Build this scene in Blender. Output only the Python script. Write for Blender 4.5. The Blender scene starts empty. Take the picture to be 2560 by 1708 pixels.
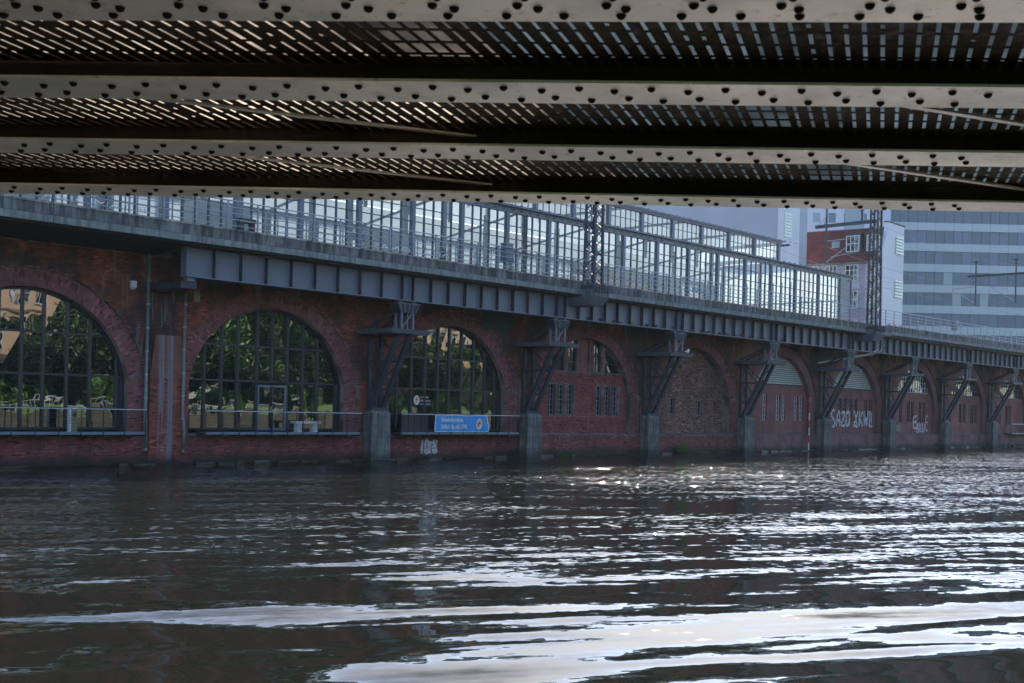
import bpy, math, random
from mathutils import Vector, Matrix
random.seed(7)
R = math.radians
S = bpy.context.scene
COL = S.collection

# ------------------------------------------------------------------ camera
EYE = 3.29
HEAD = R(44.05); ROLL = math.atan(.025)
cam = bpy.data.cameras.new('camera'); cam_o = bpy.data.objects.new('camera', cam); COL.objects.link(cam_o)
cam.lens = 40; cam.sensor_width = 36; cam.shift_x = .0016; cam.shift_y = .0633
cam.clip_start = .05; cam.clip_end = 5000
fw = Vector((math.cos(HEAD), math.sin(HEAD), 0)); rt = Vector((math.sin(HEAD), -math.cos(HEAD), 0)); up = Vector((0, 0, 1))
cr = rt*math.cos(ROLL)+up*math.sin(ROLL); cu = -rt*math.sin(ROLL)+up*math.cos(ROLL)
M = Matrix((cr, cu, -fw)).transposed().to_4x4(); M.translation = (0, 0, EYE)
cam_o.matrix_world = M
cam.dof.use_dof = True; cam.dof.focus_distance = 70; cam.dof.aperture_fstop = 5.6
S.camera = cam_o

# ------------------------------------------------------------------ sky, sun, exposure
SUN_HEAD, SUN_EL = R(28), R(40)
w = bpy.data.worlds.new('World'); S.world = w; w.use_nodes = True
nt = w.node_tree; bg = nt.nodes['Background']
sky = nt.nodes.new('ShaderNodeTexSky'); sky.sky_type = 'NISHITA'; sky.sun_disc = False
sky.sun_elevation = SUN_EL; sky.sun_rotation = R(90)-SUN_HEAD
sky.air_density = 1.0; sky.dust_density = 1.3; sky.ozone_density = 1.0
tint = nt.nodes.new('ShaderNodeMix'); tint.data_type = 'RGBA'; tint.blend_type = 'MULTIPLY'; tint.inputs[0].default_value = 1; tint.inputs[7].default_value = (.90, .975, 1.07, 1)
nt.links.new(sky.outputs[0], tint.inputs[6]); nt.links.new(tint.outputs[2], bg.inputs[0]); bg.inputs[1].default_value = .09
sl = bpy.data.lights.new('sun', 'SUN'); sl.energy = 4.0; sl.angle = R(.5); sl.color = (1, .93, .82)
so = bpy.data.objects.new('sun', sl); COL.objects.link(so)
sd = Vector((math.cos(SUN_HEAD)*math.cos(SUN_EL), math.sin(SUN_HEAD)*math.cos(SUN_EL), math.sin(SUN_EL)))
so.rotation_euler = (-sd).to_track_quat('-Z', 'Y').to_euler(); so.location = sd*200
S.view_settings.view_transform = 'Standard'; S.view_settings.look = 'None'
S.view_settings.exposure = 2.15; S.view_settings.gamma = 1
cy = S.cycles
cy.use_denoising = True; cy.max_bounces = 8; cy.transparent_max_bounces = 24; cy.glossy_bounces = 4; cy.diffuse_bounces = 3
cy.volume_bounces = 0; cy.caustics_reflective = True; cy.blur_glossy = .6; cy.sample_clamp_indirect = 6

# ------------------------------------------------------------------ materials
def nodes(name):
    m = bpy.data.materials.new(name); m.use_nodes = True
    t = m.node_tree; p = t.nodes['Principled BSDF']
    return m, t, p
def N(t, kind, **kw):
    n = t.nodes.new(kind)
    for k, v in kw.items():
        if k.startswith('i_'): n.inputs[k[2:].replace('_', ' ')].default_value = v
        else: setattr(n, k, v)
    return n
def L(t, a, b): t.links.new(a, b)
def rgba(c): return (c[0], c[1], c[2], 1)
def mix(t, fac, a, b, blend='MIX'):
    m = t.nodes.new('ShaderNodeMix'); m.data_type = 'RGBA'; m.blend_type = blend
    for s, v in ((m.inputs[0], fac), (m.inputs[6], a), (m.inputs[7], b)):
        if isinstance(v, (int, float)): s.default_value = v
        elif isinstance(v, tuple): s.default_value = rgba(v)
        else: t.links.new(v, s)
    return m.outputs[2]
def ramp(t, src, p0, p1, v0=0., v1=1.):
    r = t.nodes.new('ShaderNodeMapRange'); r.inputs[1].default_value = p0; r.inputs[2].default_value = p1
    r.inputs[3].default_value = v0; r.inputs[4].default_value = v1; t.links.new(src, r.inputs[0]); return r.outputs[0]
def noise(t, scale, detail=4, rough=.55, vec=None, sc=(1, 1, 1), dist=0):
    n = t.nodes.new('ShaderNodeTexNoise'); n.inputs['Scale'].default_value = scale; n.inputs['Detail'].default_value = detail
    n.inputs['Roughness'].default_value = rough; n.inputs['Distortion'].default_value = dist
    if vec is None: vec = geo(t)
    mp = t.nodes.new('ShaderNodeMapping'); mp.inputs['Scale'].default_value = sc; t.links.new(vec, mp.inputs[0]); t.links.new(mp.outputs[0], n.inputs['Vector'])
    return n.outputs['Fac']
def geo(t):
    for n in t.nodes:
        if n.bl_idname == 'ShaderNodeNewGeometry': return n.outputs['Position']
    return t.nodes.new('ShaderNodeNewGeometry').outputs['Position']
def bump(t, p, h, strength=.3, dist=.02):
    b = t.nodes.new('ShaderNodeBump'); b.inputs['Strength'].default_value = strength; b.inputs['Distance'].default_value = dist
    t.links.new(h, b.inputs['Height']); t.links.new(b.outputs[0], p.inputs['Normal'])
def plain(name, c, rough=.6, metal=0, var=.25, scale=3, c2=None, streak=None, streak_amt=.5, bmp=.15, spec=.5, wet=False, sth=(.52, .72), ssc=(5, 5, .35)):
    m, t, p = nodes(name)
    c2 = c2 or tuple(v*(1-var) for v in c)
    f = ramp(t, noise(t, scale), .3, .7)
    col = mix(t, f, c, c2)
    if streak:
        s = ramp(t, noise(t, 1., 5, .6, sc=ssc), sth[0], sth[1], 0, streak_amt)
        col = mix(t, s, col, streak)
    if wet:
        sz = N(t, 'ShaderNodeSeparateXYZ'); L(t, geo(t), sz.inputs[0]); wz = N(t, 'ShaderNodeMath'); wz.operation = 'MULTIPLY_ADD'; L(t, noise(t, .9, 4), wz.inputs[0]); wz.inputs[1].default_value = -.7; L(t, sz.outputs[2], wz.inputs[2])
        col = mix(t, ramp(t, wz.outputs[0], -.2, .3, .85, 0), col, (.02, .022, .018))
    L(t, col, p.inputs['Base Color'])
    L(t, ramp(t, noise(t, scale*2.3), .3, .7, rough*.85, min(1, rough*1.15)), p.inputs['Roughness'])
    p.inputs['Metallic'].default_value = metal; p.inputs['Specular IOR Level'].default_value = spec
    if bmp: bump(t, p, noise(t, scale*12), bmp, .01)
    return m
def brick(name, c1, c2, mortar, uv=False, unit=False, wet=False, stripe=None, dlo=.48, dhi=.66, dirt=(.03, .022, .02), dirt_amt=.7, lime=(.3, .28, .3), lime_amt=.5, rust=None, w=.25, hgt=.077):
    m, t, p = nodes(name)
    b = N(t, 'ShaderNodeTexBrick'); b.inputs['Scale'].default_value = 1
    b.inputs['Brick Width'].default_value = w; b.inputs['Row Height'].default_value = hgt
    b.inputs['Mortar Size'].default_value = .012; b.inputs['Mortar Smooth'].default_value = .2; b.inputs['Bias'].default_value = -.1
    b.inputs['Color1'].default_value = rgba(c1); b.inputs['Color2'].default_value = rgba(c2); b.inputs['Mortar'].default_value = rgba(mortar)
    if uv:
        u = N(t, 'ShaderNodeUVMap'); L(t, u.outputs[0], b.inputs['Vector'])
    else:
        sp = N(t, 'ShaderNodeSeparateXYZ'); L(t, geo(t), sp.inputs[0]); cb = N(t, 'ShaderNodeCombineXYZ')
        ad = N(t, 'ShaderNodeMath'); ad.operation = 'ADD'; L(t, sp.outputs[0], ad.inputs[0]); L(t, sp.outputs[1], ad.inputs[1])
        L(t, ad.outputs[0], cb.inputs[0]); L(t, sp.outputs[2], cb.inputs[1]); L(t, cb.outputs[0], b.inputs['Vector'])
    col = b.outputs['Color']
    if unit:        # bricks modelled one by one: each takes its own shade
        gi = N(t, 'ShaderNodeNewGeometry'); col = mix(t, gi.outputs['Random Per Island'], c1, c2)
        col = mix(t, ramp(t, gi.outputs['Random Per Island'], .86, .9), col, tuple(.45*v for v in c2)); col = mix(t, ramp(t, gi.outputs['Random Per Island'], .08, .05), col, tuple(1.5*v for v in c1))
    col = mix(t, ramp(t, noise(t, .9, 5, .6), .35, .75, 0, .55), col, tuple(.55*v for v in c2))
    if rust: col = mix(t, ramp(t, noise(t, .8, 4, .7, sc=(1, 1, .8)), .55, .68, 0, .6), col, rust)
    col = mix(t, ramp(t, noise(t, .45, 6, .65, sc=(1, 1, .7)), dlo, dhi, 0, dirt_amt), col, dirt)
    col = mix(t, ramp(t, noise(t, 1.1, 6, .65, sc=(2.2, 2.2, .28)), .58, .74, 0, lime_amt), col, lime)
    if stripe or wet: sz = N(t, 'ShaderNodeSeparateXYZ'); L(t, geo(t), sz.inputs[0])
    if stripe:      # lime run-off below the old gutter outlets
        st = ramp(t, noise(t, 1., 4, .6, sc=(7, 1, .22)), .44, .56)
        for (x0, x1) in stripe:
            a_ = ramp(t, sz.outputs[0], x0-.08, x0+.1); b_ = ramp(t, sz.outputs[0], x1-.1, x1+.08, 1, 0)
            mu = N(t, 'ShaderNodeMath'); mu.operation = 'MULTIPLY'; L(t, a_, mu.inputs[0]); L(t, b_, mu.inputs[1])
            mv = N(t, 'ShaderNodeMath'); mv.operation = 'MULTIPLY'; L(t, mu.outputs[0], mv.inputs[0]); L(t, st, mv.inputs[1])
            col = mix(t, mv.outputs[0], col, (.17, .155, .17))
    if wet:         # algae and soot line above the river
        wz = N(t, 'ShaderNodeMath'); wz.operation = 'MULTIPLY_ADD'; L(t, noise(t, .8, 4), wz.inputs[0]); wz.inputs[1].default_value = -.7; L(t, sz.outputs[2], wz.inputs[2])
        col = mix(t, ramp(t, wz.outputs[0], -.2, .25, .9, 0), col, (.018, .02, .016))
    L(t, col, p.inputs['Base Color']); p.inputs['Roughness'].default_value = .85; p.inputs['Specular IOR Level'].default_value = .3
    if unit: bump(t, p, noise(t, 9), .5, .012); return m
    mx = N(t, 'ShaderNodeMath'); mx.operation = 'MULTIPLY_ADD'; L(t, noise(t, 9), mx.inputs[0]); mx.inputs[1].default_value = .8
    inv = ramp(t, b.outputs['Fac'], 0, 1, 1, 0); L(t, inv, mx.inputs[2]); bump(t, p, mx.outputs[0], .6, .015)
    return m
def glassy(name, base, rough, spec_ior, wob=.0, wscale=.6, trans=0., tint=(1, 1, 1), dust=0., dust_glow_c=(.5, .52, .5)):  # translucent share: dust on front panes, added milky glow on far glazing
    m, t, p = nodes(name)
    p.inputs['Base Color'].default_value = rgba(base); p.inputs['Roughness'].default_value = rough; p.inputs['IOR'].default_value = spec_ior
    if wob:
        b = N(t, 'ShaderNodeBump'); b.inputs['Strength'].default_value = 1; b.inputs['Distance'].default_value = wob
        oi = N(t, 'ShaderNodeObjectInfo'); v = N(t, 'ShaderNodeVectorMath'); v.operation = 'ADD'
        sc = N(t, 'ShaderNodeVectorMath'); sc.operation = 'SCALE'; sc.inputs[3].default_value = 40.; L(t, oi.outputs['Random'], sc.inputs[0])
        L(t, geo(t), v.inputs[0]); L(t, sc.outputs[0], v.inputs[1])
        L(t, noise(t, wscale, 1.5, .4, vec=v.outputs[0]), b.inputs['Height']); L(t, b.outputs[0], p.inputs['Normal'])
    if trans:
        tr = N(t, 'ShaderNodeBsdfTransparent'); tr.inputs[0].default_value = rgba(tint)
        gl = N(t, 'ShaderNodeBsdfGlossy'); gl.inputs['Roughness'].default_value = rough
        fr = N(t, 'ShaderNodeFresnel'); gb_ = N(t, 'ShaderNodeNewGeometry'); L(t, ramp(t, gb_.outputs['Backfacing'], 0, 1, spec_ior, 1/spec_ior), fr.inputs[0])
        m1 = N(t, 'ShaderNodeMixShader'); L(t, fr.outputs[0], m1.inputs[0]); L(t, tr.outputs[0], m1.inputs[1]); L(t, gl.outputs[0], m1.inputs[2])
        tl = N(t, 'ShaderNodeBsdfTranslucent'); tl.inputs[0].default_value = rgba(dust_glow_c)
        m2 = N(t, 'ShaderNodeMixShader'); L(t, ramp(t, noise(t, .7, 3), .3, .7, dust*.5, dust*1.5), m2.inputs[0]); L(t, m1.outputs[0], m2.inputs[1]); L(t, tl.outputs[0], m2.inputs[2])
        out = t.nodes['Material Output']; L(t, m2.outputs[0], out.inputs[0])
    return m

MT = {}
MT['brick_wall'] = brick('brick_wall', (.22, .055, .038), (.12, .032, .027), (.26, .18, .16), rust=(.27, .09, .035), dirt=(.022, .017, .016), dirt_amt=.9, dlo=.44, dhi=.58, lime_amt=.55)
MT['brick_ring'] = brick('brick_ring', (.19, .068, .07), (.13, .048, .052), (.27, .19, .19), uv=True, dirt_amt=.35, lime_amt=.3)
MT['brick_infill'] = brick('brick_infill', (.25, .062, .048), (.16, .045, .038), (.27, .18, .18), dirt_amt=.4, lime_amt=.35)
MT['brick_base'] = brick('brick_base', (.18, .055, .055), (.11, .038, .04), (.3, .21, .21), dirt_amt=.6, lime_amt=.5, wet=True)
MT['brick_brown'] = brick('brick_brown', (.19, .10, .07), (.075, .038, .032), (.22, .17, .13), dirt_amt=.6, lime_amt=.5, lime=(.26, .17, .12), wet=True, w=.3, hgt=.1)
MT['brick_pier'] = brick('brick_pier', (.24, .075, .045), (.14, .042, .035), (.2, .13, .11), dirt_amt=.5, lime_amt=.5, lime=(.36, .33, .36), rust=(.3, .1, .04), wet=True, stripe=[(28.32, 28.62), (28.8, 29.15)])
MT['unit_wall'] = brick('unit_wall', (.25, .062, .036), (.12, .032, .024), (.2, .1, .1), unit=True, rust=(.29, .095, .036), dirt=(.022, .017, .016), dirt_amt=.9, dlo=.40, dhi=.56, lime_amt=.5)
MT['unit_ring'] = brick('unit_ring', (.23, .08, .078), (.16, .056, .056), (.2, .1, .1), unit=True, dirt_amt=.25, lime_amt=.25)
MT['unit_base'] = brick('unit_base', (.23, .064, .054), (.13, .04, .036), (.2, .1, .1), unit=True, dirt_amt=.5, lime_amt=.45, wet=True)
MT['unit_pier'] = brick('unit_pier', (.26, .08, .046), (.14, .042, .035), (.2, .1, .1), unit=True, dirt_amt=.45, lime_amt=.5, lime=(.3, .27, .29), rust=(.31, .1, .04), wet=True, stripe=[(28.32, 28.62), (28.8, 29.15)])
MT['unit_infill'] = brick('unit_infill', (.25, .065, .052), (.15, .042, .038), (.2, .1, .1), unit=True, dirt_amt=.3, lime_amt=.35)
MT['unit_brown'] = brick('unit_brown', (.27, .15, .10), (.09, .046, .038), (.2, .1, .1), unit=True, dirt_amt=.45, lime_amt=.5, lime=(.28, .19, .14), wet=True)
MT['mortar'] = plain('mortar', (.24, .18, .165), .95, 0, scale=1.2, c2=(.10, .08, .075), streak=(.035, .03, .028), streak_amt=.8, sth=(.44, .6), ssc=(1, 1, .7), bmp=.3, wet=True)
MT['concrete'] = plain('concrete', (.16, .165, .16), .9, scale=1.1, c2=(.075, .08, .08), streak=(.022, .025, .025), streak_amt=.9, sth=(.42, .6), ssc=(4, 4, .5), bmp=.4)
MT['concrete_low'] = plain('concrete_low', (.20, .215, .21), .9, scale=1.4, c2=(.10, .11, .11), streak=(.05, .055, .05), streak_amt=.7, sth=(.46, .64), bmp=.4)
MT['concrete_pier'] = plain('concrete_pier', (.155, .155, .145), .9, scale=1.5, c2=(.065, .065, .06), streak=(.035, .035, .032), streak_amt=.85, sth=(.42, .62), ssc=(6, 6, .3), bmp=.4, wet=True)
MT['steel_blue'] = plain('steel_blue', (.105, .12, .155), .5, .0, scale=.8, var=.15, streak=(.07, .08, .10), streak_amt=.4, bmp=.05)
MT['steel_dark'] = plain('steel_dark', (.038, .045, .06), .6, 0, scale=2, var=.3, streak=(.06, .045, .04), streak_amt=.3, bmp=.1, spec=.3)
MT['rail_steel'] = plain('rail_steel', (.22, .25, .30), .4, .3, scale=4, var=.3, bmp=0)
MT['hall_steel'] = plain('hall_steel', (.085, .098, .14), .45, 0, scale=1, var=.15, bmp=.04)
MT['hall_mull'] = plain('hall_mull', (.03, .04, .07), .5, 0, scale=1, var=.2, bmp=0)
MT['hall_ceiling'] = plain('hall_ceiling', (.55, .58, .57), .8, 0, scale=.5, var=.2, bmp=0)
def roof_glow():  # roof made translucent so sunlight through it brightens the hall glass
    m, t, p = nodes('hall_roof')
    df = N(t, 'ShaderNodeBsdfDiffuse'); df.inputs[0].default_value = (.5, .53, .53, 1)
    tl_ = N(t, 'ShaderNodeBsdfTranslucent'); L(t, mix(t, ramp(t, noise(t, .35, 3), .35, .65), (.62, .70, .74), (.8, .86, .86)), tl_.inputs[0])
    ms = N(t, 'ShaderNodeMixShader'); ms.inputs[0].default_value = .13
    L(t, df.outputs[0], ms.inputs[1]); L(t, tl_.outputs[0], ms.inputs[2]); L(t, ms.outputs[0], t.nodes['Material Output'].inputs[0])
    return m
MT['hall_ceiling'] = roof_glow()
MT['hall_floor'] = plain('hall_floor', (.3, .3, .29), .7, 0, scale=.7, var=.3, bmp=.1)
MT['roof_felt'] = plain('roof_felt', (.09, .1, .12), .8, 0, scale=1, var=.3, bmp=.1)
MT['hall_glass'] = glassy('hall_glass', (1, 1, 1), .02, 1.45, trans=1, tint=(.93, .97, 1.0), dust=.08, dust_glow_c=(.6, .66, .68))
MT['far_glass'] = glassy('far_glass', (1, 1, 1), .05, 1.45, trans=1, tint=(.9, .95, .95), dust=2.2, dust_glow_c=(.15, .17, .178))  # milky rather than dusty, glow tone set to brighten the panes in front
MT['end_glass'] = glassy('end_glass', (1, 1, 1), .05, 1.45, trans=1, tint=(.9, .95, .95), dust=2.2, dust_glow_c=(.21, .23, .235))  # brighter glow tone, whitens the panes at the right end
MT['arch_glass'] = glassy('arch_glass', (.005, .009, .010), .012, 2.75, wob=.010, wscale=.7)
MT['slit_glass'] = glassy('slit_glass', (.012, .018, .022), .05, 1.8, wob=.01, wscale=1.2)
MT['frame_dark'] = plain('frame_dark', (.014, .016, .021), .45, 0, scale=3, var=.2, bmp=0)
MT['frame_grey'] = plain('frame_grey', (.12, .14, .17), .45, 0, scale=3, var=.2, bmp=0)
MT['frame_white'] = plain('frame_white', (.55, .57, .58), .5, 0, scale=3, var=.15, bmp=0)
MT['stainless'] = plain('stainless', (.5, .5, .5), .3, .8, scale=4, var=.2, bmp=0)
MT['core'] = plain('core', (.04, .035, .035), .9, 0)
MT['paint_white'] = plain('paint_white', (.6, .6, .61), .7, 0, scale=5, var=.3, bmp=.2)
MT['spray_white'] = plain('spray_white', (.62, .61, .62), .8, 0, scale=9, c2=(.2, .16, .16), streak=(.14, .07, .065), streak_amt=.7, sth=(.5, .62), ssc=(5, 5, 3), bmp=.3)
MT['paint_black'] = plain('paint_black', (.02, .02, .022), .7, 0, scale=5, var=.3, bmp=.2)
MT['paint_red'] = plain('paint_red', (.5, .03, .03), .5, 0, scale=5, var=.25, bmp=0)
MT['zinc'] = plain('zinc', (.12, .155, .155), .5, .2, scale=3, var=.25, streak=(.07, .09, .09), bmp=.05)
MT['banner_blue'] = plain('banner_blue', (.02, .22, .52), .6, 0, scale=2, var=.12, bmp=0)
MT['yellow'] = plain('yellow', (.7, .4, .06), .6, 0, scale=4, var=.1, bmp=0)
MT['leaf'] = plain('leaf', (.065, .16, .012), .6, 0, scale=1.5, c2=(.03, .085, .008), bmp=0)
MT['leaf_dark'] = plain('leaf_dark', (.045, .10, .018), .6, 0, scale=.8, c2=(.02, .04, .01), bmp=0)
MT['bark'] = plain('bark', (.07, .055, .045), .9, 0, scale=4, var=.4, bmp=.4)
MT['grass'] = plain('grass', (.07, .13, .02), .9, 0, scale=1.5, c2=(.04, .08, .015), bmp=.6)
MT['ground'] = plain('ground', (.12, .115, .105), .9, 0, scale=.3, var=.3, bmp=.3)
MT['stone'] = plain('stone', (.2, .17, .12), .85, 0, scale=1.5, var=.35, streak=(.1, .09, .07), bmp=.4)
MT['netting'] = plain('netting', (.012, .05, .035), .8, 0, scale=6, c2=(.006, .02, .016), bmp=.5)
MT['wet_stone'] = plain('wet_stone', (.035, .04, .032), .45, 0, scale=4, c2=(.015, .02, .012), bmp=.6)
MT['quay_stone'] = plain('quay_stone', (.12, .10, .065), .9, 0, scale=.6, c2=(.05, .06, .03), streak=(.03, .04, .02), bmp=.4)
MT['feather_dark'] = plain('feather_dark', (.05, .055, .065), .7, 0, scale=20, var=.5, bmp=0)
MT['feather_white'] = plain('feather_white', (.7, .7, .7), .7, 0, scale=20, var=.15, bmp=0)
MT['render_grey'] = plain('render_grey', (.34, .36, .41), .85, 0, scale=.15, var=.12, bmp=.05)
MT['render_white'] = plain('render_white', (.55, .54, .60), .85, 0, scale=.2, var=.08, streak=(.42, .42, .46), streak_amt=.3, bmp=.05)
MT['render_lilac'] = plain('render_lilac', (.42, .44, .54), .85, 0, scale=.2, var=.1, bmp=.05)
MT['render_ochre'] = plain('render_ochre', (.52, .37, .19), .85, 0, scale=.3, var=.15, bmp=.1)
MT['render_tan'] = plain('render_tan', (.45, .31, .2), .85, 0, scale=.3, var=.15, bmp=.1)
MT['brick_lilac'] = brick('brick_lilac', (.34, .31, .37), (.26, .24, .3), (.38, .36, .4), dirt_amt=.1, lime_amt=.1, w=.4, hgt=.13)
MT['roof_tile'] = brick('roof_tile', (.13, .03, .028), (.08, .02, .02), (.02, .008, .008), dirt_amt=.4, lime_amt=.05, w=.5, hgt=.5)
MT['tower_band'] = plain('tower_band', (.29, .33, .37), .35, 0, scale=.08, var=.12, bmp=0, spec=.8)
MT['tower_glass'] = glassy('tower_glass', (.06, .09, .13), .3, 1.5)
MT['tower_blind'] = plain('tower_blind', (.09, .13, .19), .35, 0, scale=.3, var=.15, bmp=0)
MT['teal_glass'] = glassy('teal_glass', (.14, .19, .23), .15, 1.6)
MT['glass_block'] = plain('glass_block', (.55, .58, .52), .25, 0, scale=3, var=.12, bmp=0)

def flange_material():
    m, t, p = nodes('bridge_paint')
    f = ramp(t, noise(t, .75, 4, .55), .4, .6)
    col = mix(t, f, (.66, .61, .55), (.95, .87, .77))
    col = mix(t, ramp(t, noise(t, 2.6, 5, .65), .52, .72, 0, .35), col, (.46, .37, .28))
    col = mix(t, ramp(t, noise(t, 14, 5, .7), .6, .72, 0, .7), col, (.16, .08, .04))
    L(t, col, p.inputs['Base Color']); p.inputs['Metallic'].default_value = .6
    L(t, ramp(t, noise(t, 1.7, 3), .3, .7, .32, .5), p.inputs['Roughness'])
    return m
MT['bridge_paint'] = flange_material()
MT['bridge_dark'] = plain('bridge_dark', (.022, .018, .014), .8, 0, scale=5, var=.4, c2=(.035, .024, .015), bmp=.2, spec=.2)  # girder webs, their shade put into a near-black colour
MT['rivet_dark'] = plain('rivet_dark', (.02, .016, .013), .8, 0, scale=15, var=.4, bmp=0, spec=.2)  # rivet heads, shade of the viewer's side put into the colour
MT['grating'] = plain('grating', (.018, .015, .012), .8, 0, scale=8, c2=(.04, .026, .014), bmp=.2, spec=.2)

def glow_board_material(name, c1, c2):  # added translucent sheet that makes the slots look softly lit
    m, t, p = nodes(name)
    tl_ = N(t, 'ShaderNodeBsdfTranslucent'); df = N(t, 'ShaderNodeBsdfDiffuse'); df.inputs[0].default_value = (.3, .25, .2, 1)
    col = mix(t, ramp(t, noise(t, 1.1, 3, .6), .36, .64), c1, c2)
    L(t, col, tl_.inputs[0]); ms = N(t, 'ShaderNodeMixShader'); ms.inputs[0].default_value = .75
    L(t, df.outputs[0], ms.inputs[1]); L(t, tl_.outputs[0], ms.inputs[2]); L(t, ms.outputs[0], t.nodes['Material Output'].inputs[0])
    return m
MT['deck_board_warm'] = glow_board_material('deck_board_warm', (.3, .26, .23), (.85, .76, .66)); MT['deck_board_dim'] = glow_board_material('deck_board_dim', (.10, .10, .10), (.38, .34, .29)); MT['deck_board_grey'] = glow_board_material('deck_board_grey', (.09, .11, .12), (.24, .27, .29))  # tones paint brighter light in the left slots, duller in the right

def water_material():
    m, t, p = nodes('river_water')
    p.inputs['Base Color'].default_value = (.006, .007, .005, 1); p.inputs['Roughness'].default_value = .02; p.inputs['IOR'].default_value = 1.33
    # slopes of long low waves, chop and wind ripples, summed straight into a shading normal
    g_ = geo(t)
    rot = N(t, 'ShaderNodeMapping'); rot.inputs['Rotation'].default_value = (0, 0, -(HEAD+R(18))); L(t, g_, rot.inputs[0])
    v = rot.outputs[0]
    def slope(scale, sc, amp, det=2, rough=.5, dist=0, mask=None, off=0):
        n_ = N(t, 'ShaderNodeTexNoise'); n_.inputs['Scale'].default_value = scale; n_.inputs['Detail'].default_value = det; n_.inputs['Roughness'].default_value = rough; n_.inputs['Distortion'].default_value = dist
        mp = N(t, 'ShaderNodeMapping'); mp.inputs['Scale'].default_value = sc; mp.inputs['Location'].default_value = (off, off*.7, 0); L(t, v, mp.inputs[0]); L(t, mp.outputs[0], n_.inputs['Vector'])
        sb = N(t, 'ShaderNodeVectorMath'); sb.operation = 'SUBTRACT'; L(t, n_.outputs['Color'], sb.inputs[0]); sb.inputs[1].default_value = (.5, .5, .5)
        ml = N(t, 'ShaderNodeVectorMath'); ml.operation = 'MULTIPLY'; L(t, sb.outputs[0], ml.inputs[0]); ml.inputs[1].default_value = (amp, amp*.45, 0)
        if mask is None: return ml.outputs[0]
        m2 = N(t, 'ShaderNodeVectorMath'); m2.operation = 'SCALE'; L(t, ml.outputs[0], m2.inputs[0]); L(t, mask, m2.inputs[3]); return m2.outputs[0]
    wind = ramp(t, noise(t, .055, 3, .55, vec=v, sc=(1, .45, 1)), .40, .62, .20, 1.)
    sy = N(t, 'ShaderNodeSeparateXYZ'); L(t, v, sy.inputs[0])
    out_ = ramp(t, sy.outputs[0], 14, 66, .1, 1.65)          # wind ripples grow away from the sheltered near bank
    wm = N(t, 'ShaderNodeMath'); wm.operation = 'MULTIPLY'; L(t, wind, wm.inputs[0]); L(t, out_, wm.inputs[1])
    fine = ramp(t, wind, .2, 1., .55, 1.); fm_ = N(t, 'ShaderNodeMath'); fm_.operation = 'MULTIPLY'; L(t, fine, fm_.inputs[0]); L(t, out_, fm_.inputs[1])
    near = ramp(t, sy.outputs[0], 13, 34, 1.55, .7)
    terms = [slope(.55, (1, .16, 1), .66, 1.3, .4, .35, near, 3), slope(1.7, (1, .15, 1), .62, 1.6, .45, .4, near, 7), slope(2.6, (1, .35, 1), .8, 2, .5, 0, wm.outputs[0], 13), slope(6, (1, .5, 1), 1.8, 2, .55, 0, fm_.outputs[0], 29)]
    terms.append(slope(4.5, (1, .3, 1), .16, 2, .5, .2, None, 41))
    acc = terms[0]
    for x in terms[1:]:
        ad = N(t, 'ShaderNodeVectorMath'); ad.operation = 'ADD'; L(t, acc, ad.inputs[0]); L(t, x, ad.inputs[1]); acc = ad.outputs[0]
    un = N(t, 'ShaderNodeMapping'); un.inputs['Rotation'].default_value = (0, 0, HEAD+R(18)); L(t, acc, un.inputs[0])
    up_ = N(t, 'ShaderNodeVectorMath'); up_.operation = 'ADD'; L(t, un.outputs[0], up_.inputs[0]); up_.inputs[1].default_value = (0, 0, 1)
    nm = N(t, 'ShaderNodeVectorMath'); nm.operation = 'NORMALIZE'; L(t, up_.outputs[0], nm.inputs[0]); L(t, nm.outputs[0], p.inputs['Normal'])
    return m
MT['river_water'] = water_material()

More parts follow.
